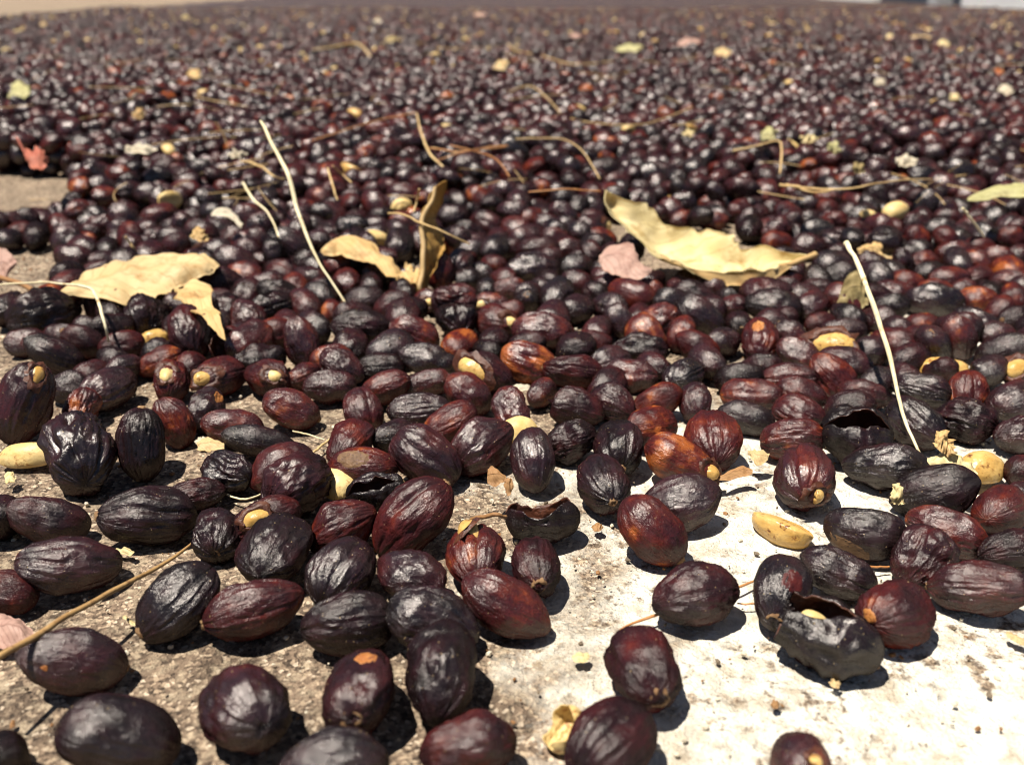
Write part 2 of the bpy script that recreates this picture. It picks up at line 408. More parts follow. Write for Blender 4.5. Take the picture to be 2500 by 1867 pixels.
def scar_mesh(x0, r, nub, seed):
    if nub: prof = [(x0 - .20 * r, .22 * r), (x0 - .02 * r, .19 * r), (x0 + .08 * r, .14 * r), (x0 + .10 * r, .07 * r), (x0 + .06 * r, .03 * r)]
    else: prof = [(x0 - .18 * r, .34 * r), (x0 - .02 * r, .29 * r), (x0 + .035 * r, .23 * r), (x0 + .02 * r, .16 * r), (x0 - .05 * r, .11 * r), (x0 - .03 * r, .05 * r)]
    return lathe_mesh('calyx', prof, 14, SCAR, .13, seed)
def bean_mesh(name, L, Wd, H, mat, seed, face=True, nu=28, nv=20):
    """parchment bean: domed back +z, flat face -z with a crease along x"""
    g = np.random.default_rng(seed); so = g.uniform(0, 40, 3)
    v = np.linspace(0, math.pi, nv + 1)[1:-1]; u = np.linspace(0, 2 * math.pi, nu, endpoint=False)
    vv, uu = np.meshgrid(v, u, indexing='ij'); vv = vv.ravel(); uu = uu.ravel()
    x = -np.cos(vv); s = np.sin(vv) ** .85; y = s * np.cos(uu); z = s * np.sin(uu)
    n_ = np.stack([x, y, z], 1)
    m = 1 + .06 * noise(n_ * 1.6 + so, 1) + .02 * noise(n_ * 5 + so, 2)
    zz = np.where(z < 0, z * .32, z)
    zz = zz + np.where(z < 0, .26 * np.exp(-(y / .13) ** 2) * np.clip(-z, 0, 1) ** .5 * np.clip(s * 1.3, 0, 1), 0)
    Vt = np.stack([x * m * L / 2, y * m * Wd / 2, zz * m * H], 1)
    Vt = np.vstack([Vt, [[-L / 2, 0, 0]], [[L / 2, 0, 0]]])
    F = []; R_ = nv - 1; a = np.arange(nu); b = (a + 1) % nu
    for i in range(R_ - 1): F += np.stack([i * nu + a, i * nu + b, (i + 1) * nu + b, (i + 1) * nu + a], 1).tolist()
    e0, e1 = R_ * nu, R_ * nu + 1
    F += [(e0, (i + 1) % nu, i) for i in range(nu)] + [(e1, (R_ - 1) * nu + i, (R_ - 1) * nu + (i + 1) % nu) for i in range(nu)]
    return mesh_from(name, Vt, F, [mat])

# Every cherry: centre x, y, long, short axis and direction of its scar end (degrees) as seen in the photo;
# shape (s smooth r ribbed w crumpled g grooved p pebbly), colour, marks (c scar disc, n stalk nub, y bean showing at x,y,size)
CH = '''
291 1800 285 215 170 s k - | large black cherry with pale bloom, lowest one left of the bottom centre
592 1729 225 205 -40 p p - | big dented purple cherry lying alone below the wine-red grooved one
815 1872 255 185 5 r k - | bluish black cherry cut by the bottom edge of the picture
1144 1822 235 170 10 p w - | dusty red-brown cherry cut by the bottom edge, beside the bluish black one
1490 1815 240 190 40 g p - | purple cherry with a deep seam, lying against the broken yellow parchment shell
1955 1868 165 150 -60 s r y=1995,1852,40 | red cherry with a yellow spot, just peeking over the bottom edge
-12 1850 120 150 60 s k - | black cherry at the bottom left corner behind the halved bean
177 1613 245 158 -8 s p n o=108,1630,16 | smooth dark cherry crossed by the shadow of the brown twig
882 1685 215 195 -108 p p c o=893,1604,52 | glossy dark cherry with an orange mark on top and its scar facing down
1081 1640 240 188 82 p k - | pebbly black cherry standing on end in front of its black twin
1088 1508 225 158 -20 p k - | pebbly black cherry half hidden by the one standing on end
863 1523 225 152 8 r k - | black bluish cherry with fine lengthwise ribs, above the orange-marked one
1195 1485 235 142 -32 s r - | bright red-tipped cherry lying behind the pebbly black pair
1570 1633 205 180 -62 p p c | purple dented cherry lying alone on the white patch below the pine needle
1697 1452 205 152 12 p p - | dull purple cherry lying across the pine needle
1912 1447 185 160 -112 s k c e=1938,1422,58 | round black cherry with a red cheek, at the end of the pine needle
2186 1495 182 165 -150 p w o=2120,1502,34 | round wine-red dimpled cherry beside the big split husk
2045 1395 180 115 -25 r g - | grey-black ribbed cherry wedged behind the big split husk
2240 1355 165 130 60 w p - | crumpled dark cherry in front of the tan-banded one
2381 1430 225 145 178 r w n | pinkish red ribbed cherry at the lower right, nub pointing to the split husk
2129 1307 195 138 170 s k t=2068,1342,62 | smooth black cherry with a tan band along its lower side
2310 1298 185 118 -25 r r - | red-brown cherry lying between the tan-banded and the glossy black one
2430 1244 135 128 40 s w - | plump wine cherry touching the yellow bean at the right
2470 1345 150 115 10 r g - | grey ribbed cherry at the right edge above the pinkish red one
2500 1150 95 90 0 s p - | purple cherry cut by the right edge beside the yellow bean
2500 1215 95 90 20 r p - | purple ribbed cherry cut by the right edge below the other one
2290 1202 198 130 15 s k - | glossy black cherry lying in front of the torn yellow leaf
2161 1137 190 122 180 p k - | rough black cherry at the foot of the leaning pale stalk
1961 1162 165 145 -85 g w c y=1997,1212,44 | glossy red-black cherry with a yellow bean tip beside its scar
1936 1072 155 108 5 r r - | red ribbed cherry just behind the one with the yellow bean tip
1949 1010 125 95 -20 r w - | wine cherry behind the red ribbed one, left of the torn husk
2075 992 115 85 10 s g - | dusty black cherry capping the torn husk
2237 1032 155 115 -40 r k - | black ribbed cherry touching the leaning pale stalk on its right
2351 1023 148 106 -14 w k n | wrinkled black cherry lying alone right of the leaning pale stalk
2478 980 125 110 30 s p - | purple cherry at the right edge, upper of two
2495 1060 120 100 10 p p - | purple cherry at the right edge, lower of two
1592 1293 195 145 -48 s r n | red cherry lying in front of the purple one on the white patch
1662 1224 190 138 14 s p - | purple cherry tucked behind the red one on the white patch
1475 1182 150 136 -62 r g n | grey-black cherry whose ribs meet at a nub, alone on the white patch
1301 1124 155 118 95 s p - | smooth purple cherry standing up beside the half hidden yellow bean
1390 1078 138 102 18 w k - | black wrinkled cherry between the standing purple and the glossy one
1507 1091 140 122 -78 r k n | glossy black-red cherry with ribs fanning from its lower end
1592 1043 125 104 10 s r - | shiny red smooth cherry behind the orange one
1665 1127 190 118 -26 s o y=1738,1150,42 | orange-red cherry with a yellowish tip at its right end
1741 1074 150 130 -86 g r n | red cherry with a star of wrinkles round its nub
1820 1022 138 84 -14 s g n | smooth grey-black cherry behind the chips on the white floor
345 1086 178 128 92 r k n | dark cherry standing upright with its nub on top
196 1104 190 168 -80 w k - | crumpled black cherry with a ridge, leaning over the long yellow bean
62 985 205 132 74 r p y=94,915,42 | tall purple cherry leaning at the left edge with a bean peeping out on top
424 1032 130 92 118 r r - | red glossy cherry tucked behind the upright one
503 1000 115 92 -112 p g c o=532,970,34 | grey cherry with an orange top and scar facing the camera
568 1042 145 98 172 s r - | shiny red-orange cherry resting on the long black one
632 1078 182 84 -12 s k - | long glossy black cherry below the red-orange one
557 1152 125 108 160 w k - | small black cherry with lengthwise folds
685 1140 170 120 205 s w n | wine-red cherry behind the black gaping one
723 1190 178 145 35 w p - | dark cherry with a gaping fold, in front of the pale round bean
361 1260 222 142 180 g k n | very large black cherry with a straight seam, alone on the brown floor
481 1207 130 88 10 r p - | small purple cherry peeping from behind the large seamed one
114 1268 190 112 -16 s p - | purple cherry pointing at the bluish ribbed one below it
0 1262 120 120 10 s k - | black cherry cut by the left edge under the long bean
168 1378 238 142 0 r p - | bluish purple ribbed cherry lying above the brown twig
535 1300 130 112 -96 w k c | small black cherry with its tan scar facing us at the twig's end
650 1270 172 120 28 s p y=628,1265,50 | purple cherry with a long yellow bean strip showing
673 1342 190 168 60 p k - | rough black cherry in front of the one with the bean strip
445 1470 222 162 228 r k c | glossy black wrinkled cherry just below the brown twig
609 1485 238 158 198 r w n | wine-red grooved cherry right of the glossy black wrinkled one
837 1287 175 132 28 r w - | purple-red cherry behind the black white-shining one
834 1394 188 150 236 g k - | black cherry with broad white shine and deep seam
1005 1263 225 152 46 g r n | large red cherry with a deep seam and nub on top
894 1142 165 120 2 s r t=856,1118,50 | red cherry with a tan left cheek behind the black split skin
1040 1118 188 134 -36 g p - | large dark purple cherry with a short dent, beside the tan-cheeked one
962 1066 112 98 10 s k - | black cherry mostly hidden behind the dark purple dented one
855 1085 128 112 -125 p w c | dark red cherry with its ring scar facing the camera
1097 1033 140 98 30 s r - | red cherry behind the streaky pink one
1166 1092 172 128 36 r w - | streaky pink-red cherry left of the half hidden yellow bean
1003 1408 172 140 -30 p p - | purple cherry between the large seamed red one and the red-tipped one
1164 1358 160 138 88 g r y=1132,1288,58 | cracked red cherry with a torn top and cream bean inside
1309 1385 150 136 -82 r p c | dull purple cherry with tan scar, right of the cracked one
20 1446 135 100 -10 s r - | red-brown cherry cut by the left edge above the pink leaf
102 770 155 118 15 w k -
23 757 95 85 20 s k -
134 866 148 95 -30 s k -
207 836 112 82 150 s p n
279 765 80 78 60 s k -
357 769 110 98 -90 w k -
465 812 130 112 -85 r p n | purple cherry with bold ribs and a broken stalk, in front of the torn tan leaf
298 846 108 80 10 r w -
388 884 112 78 25 r r -
419 932 108 92 80 r r y=406,908,40 | red cherry with a yellow bean cap, second right of the ring-scarred one
536 919 125 98 20 s w y=500,922,44 | dark red cherry with two yellow bean ends sticking out
469 894 80 72 20 s w -
258 953 135 105 -148 r p c | purple cherry with a curled ring scar facing us
296 902 90 75 10 r p -
227 910 95 72 30 s b -
205 992 108 86 70 w r - | crumpled pink-red cherry above the crumpled black one
165 945 95 80 0 s k -
655 922 112 98 -20 p w y=664,916,34 | split red cherry with a yellow slit and a raised flap
711 998 140 98 -22 s r n | pinkish red cherry lying alone at the edge of the bare floor
632 880 128 80 5 w k -
738 838 128 90 108 r w -
746 752 92 84 130 s w -
722 706 80 66 110 s r -
792 758 60 56 60 s o -
611 776 100 86 -75 p b c
676 757 108 86 20 w k -
650 692 95 72 10 p p -
535 692 135 82 -10 s p -
553 760 85 76 40 w g -
650 642 74 52 -8 s w -
711 602 122 94 -38 s k - | big black round cherry behind the leaning stalk's middle
630 594 80 62 100 s p -
784 655 84 74 20 s k -
179 630 90 76 170 r p - | round ribbed purple cherry at the edge of the bare grey floor behind the tan leaf
252 638 75 56 10 s p -
399 616 86 52 0 w g -
211 588 52 46 0 s o -
159 582 76 58 40 s p -
29 544 76 60 0 r p -
95 541 74 60 -20 s p -
22 584 70 62 10 s k -
89 578 70 66 60 s k -
289 586 62 56 70 s g -
250 558 76 60 -20 w b -
385 584 80 56 0 s p -
391 532 92 74 10 r w -
475 532 72 54 20 s p -
538 564 90 62 -10 s k -
567 580 74 56 30 s b -
492 604 88 58 -10 s k y=507,616,42
558 616 68 52 30 w r -
208 516 80 50 10 s p -
159 518 68 52 0 p p -
341 503 54 48 0 s g -
292 497 52 42 0 s r -
556 483 80 56 15 s k -
480 492 70 44 0 s g -
885 801 148 96 -6 r k n | big purple-black ribbed cherry below the foot of the leaning left stalk
1012 816 132 86 -30 r r - | shiny red ribbed cherry right of the big purple-black one
1327 809 150 98 -8 r r - | large streaky red cherry above the folded orange-red one
1208 783 108 82 -10 r w y=1246,784,32 | brown-red cherry with a yellow patch at its right end
1112 772 108 92 -60 w k -
985 714 76 68 -60 p g -
893 730 95 70 0 s k -
1074 663 104 70 96 r w - | wine cherry standing upright beside the ochre leaf strip
1204 648 66 58 0 s r - | small round shiny red cherry
1300 656 130 78 4 w k -
1316 612 108 74 8 r p -
1389 612 84 64 0 s w -
1412 652 86 66 0 s k -
1496 694 94 74 10 s w -
1412 692 92 68 -20 r p -
1358 720 92 82 60 r k -
1408 754 88 80 30 s k -
1285 739 74 68 80 s g c
1243 708 86 58 0 r r -
1197 742 90 60 0 s r y=1177,742,24
1143 680 70 58 10 p k -
1187 698 58 46 95 s k -
1043 734 72 58 -20 s r y=1044,738,26
1124 715 78 56 0 r w -
1489 750 92 74 -20 r g -
1504 790 102 72 118 r p -
1466 810 86 76 60 s b -
1443 832 104 66 4 s w -
1577 713 84 64 10 s r -
1558 776 78 70 80 s b -
1604 787 116 82 34 w r -
1124 842 98 82 -140 s o - | orange-cheeked cherry left of the folded orange-red one
1189 857 76 64 0 s k -
1047 882 148 82 -16 p k -
924 896 116 74 0 r g -
834 890 112 88 -30 p p -
1289 884 138 100 -20 g o - | orange-red cherry with a raised fold, between the two big red ones
1189 910 140 100 -30 s p y=1150,905,62 | purple cherry with a large shining orange-yellow bean end
1400 906 150 96 172 r w n | large wine-red cherry with a nub at its left end
1493 886 104 84 10 r p -
1562 853 132 78 -5 w k -
1539 918 132 84 0 g w -
1592 894 86 76 -20 s p -
947 947 124 86 20 s r -
1035 938 124 74 14 r w -
1139 958 132 98 -45 s w -
1323 961 82 74 30 s w -
1246 1002 120 92 -70 p w n
1406 994 142 92 -16 r p -
1494 984 116 86 -30 r p -
1604 979 126 84 24 s o - | orange-brown cherry behind the shiny smooth red one
1024 1003 158 90 4 r g - | long grey-black ribbed cherry behind the dark purple dented one
885 998 118 92 -70 g w n
805 945 130 82 0 r p -
742 918 88 70 20 r r -
815 882 108 76 10 r r -
1697 985 102 84 -80 p b n
1663 815 94 72 70 s r -
1669 918 102 88 30 r k -
1700 727 124 76 -25 r k - | shiny black ribbed cherry in front of the big curled leaf
1884 746 140 88 -5 s k - | long glossy black cherry right in front of the big curled leaf's tip
1711 771 128 86 -35 s g -
1792 750 76 64 10 p w -
1804 787 68 60 -70 s k c
1984 748 86 72 30 r w -
2069 776 92 70 -40 r k -
2284 736 142 82 -8 p k - | long rough black cherry behind the bright orange one
2250 788 84 56 0 s o - | bright orange cherry wedged among dark ones
2384 731 92 70 10 s o -
2461 688 114 72 0 r r -
2392 682 80 66 20 r w -
2319 686 92 74 0 p w -
2273 668 82 66 0 s k -
2211 688 88 62 -20 s r -
2146 676 90 72 -30 s k -
2184 716 96 70 0 p w -
2169 753 100 72 20 s k -
1854 832 110 92 96 r w o=1852,794,36 | plum cherry with an orange top standing between greyer ones
1765 836 86 78 0 p p -
1934 820 94 72 140 p b c
1950 866 112 76 -35 r w -
2034 853 126 82 0 s p y=2030,838,72 | cherry with most of its yellow parchment laid bare
2057 811 114 78 8 s p -
2003 789 78 58 0 s w -
1704 848 118 82 -30 s w -
2123 860 92 84 0 p p n
2188 840 114 84 -10 s w -
2276 838 100 94 110 s p c | purple cherry with a round scar on top, left of its twin
2334 826 112 88 100 s w c | reddish cherry with a scar on top, right of its twin
2384 788 112 80 -20 p k -
2442 760 84 66 60 s w -
2478 779 82 70 180 r g n
2452 853 138 84 20 s k - | glossy black cherry behind the sticky amber bean at the right
2411 906 102 84 -150 s g n
2490 908 80 74 0 s r y=2484,895,50
2253 952 140 92 -14 r k -
2365 959 112 90 -88 g r n
2142 935 92 80 20 s k -
2038 919 128 90 -50 r r -
1927 925 134 78 4 g w -
1804 923 118 78 10 r k -
1861 892 104 68 0 p k -
1834 965 150 84 0 r r -
1957 960 122 78 -20 r r -
2103 960 128 78 -10 r w -
2050 624 70 60 0 s p - | purple cherry at the bed's edge just behind the stalk's tip
1973 602 82 64 -20 r p -
1896 590 74 56 0 s r -
1911 622 60 48 0 s k -
2326 617 82 62 10 s r - | bright red cherry at the front edge of the bed
2388 606 78 58 0 s w -
2438 629 80 56 0 s w -
2238 617 80 64 20 w k -
2257 642 72 54 0 p r -
2123 596 78 62 30 s w -
2492 625 70 60 0 s p -
1942 662 60 52 60 s p -
1915 686 86 58 10 s w -
1984 708 84 60 0 r p -
1927 704 82 60 -10 r p -
1673 684 64 56 0 s p -
1735 700 80 66 -10 r b -
1118 495 74 64 -60 s k -
884 511 78 60 40 s w -
1259 558 76 66 -30 s w -
1147 568 84 58 -20 w k -
1188 548 86 66 -30 r b -
977 600 86 80 80 r k - | round black cherry standing between the orange leaf and the ochre strip
1156 615 84 64 10 s k -
1237 607 76 58 0 s g -
1447 552 80 68 10 p p y=1484,552,34
1667 539 64 52 0 s r -
1741 540 74 52 0 s r -
1805 516 64 56 20 p w -
1885 513 68 58 40 s p -
1832 560 70 66 60 s k -
1870 560 56 48 95 s w -
1711 478 64 56 50 s p -
1773 443 66 48 30 s b -
1567 463 68 54 0 s k -
'''
class Ch: pass
cherries = []
for line in CH.strip().splitlines():
    body, _, lab = line.partition('|'); f = body.split()
    c = Ch(); c.px, c.py, c.L, c.W, c.ang = map(float, f[:5]); c.shape, c.col = f[5], f[6]
    c.marks = f[7:]; c.label = lab.strip(); c.id = len(cherries)
    # a fruit half hidden by others shows less than its height: give it its full size
    if c.py < 960:
        wmin = .080 * (c.py + 15)
        if c.W < wmin: c.py += (wmin - c.W) / 2; c.W = wmin
        c.L = max(c.L, c.W * 1.06)
    cherries.append(c)
def solve(c):
    g = np.random.default_rng(900 + c.id)
    T = g.uniform(1.28, 1.42); a = math.radians(c.ang)
    z0 = .005
    for _ in range(5):
        Pq = on_z(c.px, c.py, z0); V_ = Pq - C0; zc = V_ @ FW; V_ = V_ / np.linalg.norm(V_)
        r = c.W * zc / FPX / 2; R_ = max(c.L / c.W, 1.0)
        ri = RT - (RT @ V_) * V_; ri /= np.linalg.norm(ri); ui = np.cross(ri, V_); ui /= np.linalg.norm(ui)
        if ui[2] < 0: ui = -ui
        ratio = max(T, R_)
        cphi = math.sqrt(min(1, max(0, (R_ * R_ - 1) / (ratio * ratio - 1)))); sphi = math.sqrt(max(0, 1 - cphi * cphi))
        base = cphi * (math.cos(a) * ri + math.sin(a) * ui)
        d1, d2 = base - sphi * V_, base + sphi * V_
        if any(m[0] in 'c' for m in c.marks): d = d1
        else: d = d1 if abs(d1[2]) < abs(d2[2]) else d2
        d = d / np.linalg.norm(d)
        sup = r * math.sqrt((ratio * d[2]) ** 2 + (1 - d[2] ** 2) * .88)
        z0 = sup
    c.P, c.d, c.r, c.ratio, c.sup, c.view = Pq, d, r, ratio, sup, V_
for c in cherries: solve(c)
# settle: push apart where neighbours would cut into each other
N = len(cherries)
Pp = np.array([c.P for c in cherries]); Dd = np.array([c.d for c in cherries]); Rr = np.array([c.r for c in cherries]); Ra = np.array([c.ratio for c in cherries])
Sup = np.array([c.sup for c in cherries]); Vw = np.array([c.view for c in cherries]); P_0 = Pp.copy()
def reach(n, D, r, ra):
    q = (n * D).sum(-1); return r * np.sqrt(ra ** 2 * q * q + (1 - q * q))
Hh = np.array([c.W > 118 for c in cherries], float); Kf = .85 + .11 * Hh[:, None] * Hh[None]
for it in range(60):
    df = Pp[None] - Pp[:, None]; dist = np.linalg.norm(df, axis=2) + np.eye(N)
    n = df / dist[..., None]
    s = (reach(n, Dd[:, None], Rr[:, None], Ra[:, None]) + reach(n, Dd[None], Rr[None], Ra[None])) * Kf
    ov = np.clip(s - dist, 0, None); np.fill_diagonal(ov, 0)
    push = -(n * ov[..., None]).sum(1) * .28
    push[:, 2] *= .6
    Pp += push
    Pp += (P_0 - Pp) * .03
    Pp[:, 2] = np.maximum(Pp[:, 2], Sup)
    Pp[:, 2] += np.minimum(0, -(Pp[:, 2] - Sup) * .03)
for c, p in zip(cherries, Pp): c.P = p

LANDMARKS = [('the torn tan leaf', 380, 700), ('the big curled yellow leaf', 1720, 620), ('the ochre leaf strip', 1045, 610), ('the pink leaf scrap', 1530, 650),
             ('the folded orange leaf', 870, 620), ('the leaning left stalk', 800, 670), ('the leaning pale stalk', 2165, 850), ('the olive leaf behind the stalk', 2090, 700),
             ('the sticky amber bean', 2300, 904), ('the torn black husk', 2085, 1054), ('the green-tinged leaf', 2400, 470), ('the bent pale straw', 240, 750),
             ('the bare grey floor', 60, 500), ('the bright orange cherry', 2250, 788), ('the large streaky red cherry', 1327, 809), ('the bold-ribbed purple cherry', 465, 812),
             ('the cherry laid bare', 2034, 853), ('the orange-folded cherry', 1289, 884), ('the bean-ended purple cherry', 1189, 910)]
COLW = {'k': 'black', 'g': 'grey-black', 'p': 'purple-brown', 'b': 'dusty brown', 'w': 'wine-red', 'r': 'red', 'o': 'orange'}
SHPW = {'s': 'smooth', 'r': 'ribbed', 'w': 'crumpled', 'g': 'seamed', 'p': 'rough'}
ORD = ['', 'second ', 'third ', 'fourth ', 'fifth ', 'sixth ', 'seventh ', 'eighth ', 'ninth ']
bucket = {}
for c in cherries:
    if c.label: continue
    best = min(LANDMARKS, key=lambda l: math.hypot(c.px - l[1], (c.py - l[2]) * 1.5))
    dx, dy = c.px - best[1], (c.py - best[2]) * 1.5
    rel = ('right of' if dx > 0 else 'left of') if abs(dx) > abs(dy) else ('in front of' if dy > 0 else 'behind')
    bucket.setdefault((COLW[c.col], SHPW[c.shape], rel, best[0]), []).append((math.hypot(dx, dy), c))
for (cw, sw, rel, lm), lst in bucket.items():
    lst.sort(key=lambda t: t[0])
    for i, (_, c) in enumerate(lst):
        extra = ' showing some bean' if any(m[0] == 'y' for m in c.marks) else (' with visible scar' if 'c' in c.marks else '')
        c.label = f'{ORD[i]}{cw} {sw} cherry{extra} {rel} {lm}'
    
def frame(d, zhint):
    x = Vector(d).normalized(); z = Vector(zhint) - Vector(zhint).dot(x) * x
    if z.length < 1e-4: z = x.orthogonal()
    z.normalize(); y = z.cross(x)
    return Matrix(((x.x, y.x, z.x), (x.y, y.y, z.y), (x.z, y.z, z.z)))
PATCH_O = simple('scraped_orange', (.30, .10, .022), (.42, .18, .05), 500, .5, .0003, (.12, .03, .012))
PATCH_E = simple('red_cheek', (.050, .0085, .008), (.080, .012, .009), 500, .33, .0003, (.03, .007, .008))
PATCH_T = simple('tan_band', (.10, .050, .022), (.18, .10, .045), 500, .6, .0004, (.035, .014, .010))
from mathutils.bvhtree import BVHTree
for c in cherries:
    g = np.random.default_rng(300 + c.id)
    hero = c.W > 84
    nu, nv = (120, 44) if hero else (60, 28)
    Vt, F, loc, wr = cherry_shape(c.ratio, c.r, c.shape, 5000 + c.id, nu, nv)
    me = mesh_from('coffee_cherry', Vt, F, [SKIN], attrs={'loc': loc, 'wr': wr})
    ob = link('coffee_cherry', me)
    roll = g.uniform(-.45, .45) if c.shape == 'g' else g.uniform(-3.1, 3.1)
    zh = Vector(-c.view) * .75 + Vector((0, 0, .55))
    M3 = frame(c.d, zh) @ Matrix.Rotation(roll, 3, 'X')
    ob.matrix_world = Matrix.Translation(Vector(c.P)) @ M3.to_4x4()
    ob['tone'] = float(np.clip(TONE[c.col] + g.normal(0, .035), 0, 1))
    tag(ob, c.label, 'cherry', 'coffee cherries drying on the floor')
    c.ob = ob
    tree = BVHTree.FromPolygons([tuple(v) for v in Vt], F) if any('=' in m for m in c.marks) else None
    for m in c.marks:
        if m[0] in 'oet' and '=' in m:
            bx, by, bs = map(float, m[2:].split(',')); mi = ob.matrix_world.inverted()
            o_ = mi @ Vector(C0); dv = (mi.to_3x3() @ Vector(ray(bx, by))).normalized(); h = tree.ray_cast(o_, dv)
            if h[0] is None: continue
            hit, nn = h[0], h[1]; zc = (Vector(c.P) - Vector(C0)).dot(Vector(FW)); R0 = bs * zc / FPX / 2
            B3 = frame(Vector((1, .1, .05)) if abs(nn.x) < .9 else Vector((0, 1, 0)), nn); pv = []; pf = []
            ex = 1.9 if m[0] == 't' else 1.2
            for ri_ in range(7):
                for a_ in range(20):
                    q = 2 * math.pi * a_ / 20; rr = R0 * ri_ / 6 * (1 + .30 * float(noise(np.array([[math.cos(q) * 1.6 + c.id, math.sin(q) * 1.6, 0]]), 3)[0]))
                    P_ = hit + B3.col[0] * (rr * math.cos(q) * ex) + B3.col[1] * (rr * math.sin(q)) + nn * c.r
                    hh = tree.ray_cast(P_, -nn)
                    pv.append((hh[0] if hh[0] is not None else hit) + nn * (.00005 if ri_ < 6 else -.00010))
            for ri_ in range(6):
                for a_ in range(20): pf.append((ri_ * 20 + a_, ri_ * 20 + 20 + a_, ri_ * 20 + 20 + (a_ + 1) % 20, ri_ * 20 + (a_ + 1) % 20))
            link('scraped_patch', mesh_from('scraped_patch', [tuple(v) for v in pv], pf, [{'o': PATCH_O, 'e': PATCH_E, 't': PATCH_T}[m[0]]]), ob)
            continue
        if m in ('c', 'n'):
            link('calyx', scar_mesh(c.r * c.ratio * (.97 if m == 'c' else 1.0), c.r, m == 'n', c.id), ob)
        elif m[0] == 'y':
            bx, by, bs = map(float, m[2:].split(','))
            # where the line of sight meets the fruit
            mi = ob.matrix_world.inverted(); o_ = mi @ Vector(C0); dv = (mi.to_3x3() @ Vector(ray(bx, by))).normalized()
            S = Vector((c.ratio * c.r, c.r, c.r * .94)); oo = Vector([o_[i] / S[i] for i in range(3)]); dd = Vector([dv[i] / S[i] for i in range(3)])
            A_, B_, C_ = dd.dot(dd), 2 * oo.dot(dd), oo.dot(oo) - 1
            disc = B_ * B_ - 4 * A_ * C_
            tt = (-B_ - math.sqrt(disc)) / (2 * A_) if disc > 0 else -B_ / (2 * A_)
            hit = o_ + dv * tt
            nn = Vector([hit[i] / S[i] ** 2 for i in range(3)]).normalized()
            hb = tree.ray_cast(o_, dv)
            if hb[0] is not None: hit = hb[0]; nn = (nn + hb[1]).normalized()
            zc = (Vector(c.P) - Vector(C0)).dot(Vector(FW)); sz = bs * zc / FPX
            bo = link('bean', bean_mesh('bean', sz * 1.5, sz * 1.0, sz * .5, BEAN_S if bs > 40 else BEAN, c.id), ob)
            B3 = frame(Vector((1, .25, .1)), nn) if abs(nn.x) < .9 else frame(Vector((0, 1, 0)), nn)
            bo.matrix_local = Matrix.Translation(hit - nn * sz * (.36 if bs > 45 else .42)) @ B3.to_4x4()
            lip = link('torn_skin', lathe_mesh('torn_skin', [(-.10 * sz, .86 * sz), (.055 * sz, .74 * sz), (.085 * sz, .60 * sz), (-.02 * sz, .44 * sz)], 22, INNER, .22, c.id), ob)
            L3 = frame(nn, B3.col[0]); sq = Matrix.Diagonal((1, .82, 1.12))
            lip.matrix_local = Matrix.Translation(hit - nn * sz * .10) @ (L3 @ sq).to_4x4()

# ------------------------------------------------------------------ loose parchment beans
BEANS = '''
70 1118 140 74 2 B up | long pale yellow bean under the crumpled black cherry
828 1186 118 84 -55 B up | pale round bean peeping between the gaping and the tan-cheeked cherry
1264 1062 100 84 10 B up | yellow bean half hidden behind the smooth purple cherry standing up
1911 1282 160 94 -26 S face | golden bean on the white floor, its creased face turned up
2392 1150 118 90 10 S up | yellow bean behind the glossy black cherry and the torn yellow leaf
2300 904 124 60 -4 S up | sticky amber bean with brown stains between dark cherries
982 506 56 40 10 B up | small yellow bean behind the ochre leaf strip
886 449 36 30 0 S up | orange bean in the bed behind the small yellow one
1122 443 42 30 20 B up | yellow-brown bean right behind the top of the ochre leaf strip
237 467 64 26 -12 S up | curved golden bean at the edge of the bare grey floor
2119 526 40 26 -10 B up | cream bean in the bed right of the pale straw
377 829 70 46 10 S up | orange-brown bean left of the bold-ribbed purple cherry
28 1842 70 74 60 B face | halved bean at the bottom left corner
1792 470 34 22 0 S up | amber bean behind the big curled leaf
1625 490 50 24 0 S up | glossy red-orange bean behind the big curled leaf
'''
for i, line in enumerate(BEANS.strip().splitlines()):
    body, _, lab = line.partition('|'); f = body.split(); px, py, Lb, Wb, an = map(float, f[:5])
    z0 = .004
    for _ in range(3):
        Pq = on_z(px, py, z0); zc = (Pq - C0) @ FW; Wd = Wb * zc / FPX; z0 = Wd * .36 + (.006 if py < 600 else 0)
    ob = link('coffee_bean', bean_mesh('coffee_bean', Lb * zc / FPX, Wd * 1.05, Wd * .55, BEAN if f[5] == 'B' else BEAN_S, 70 + i, nu=40, nv=28))
    E = math.asin(-(Pq - C0)[2] / np.linalg.norm(Pq - C0)); yaw = math.atan2(math.sin(math.radians(an)) / math.sin(E), math.cos(math.radians(an)))
    R3 = Matrix.Rotation(yaw, 3, 'Z')
    R3 = R3 @ Matrix.Rotation(math.radians(152 if f[6] == 'face' else 8), 3, 'X')
    ob.matrix_world = Matrix.Translation(Vector(Pq)) @ R3.to_4x4()
    tag(ob, lab.strip(), 'coffee bean', 'loose parchment beans')

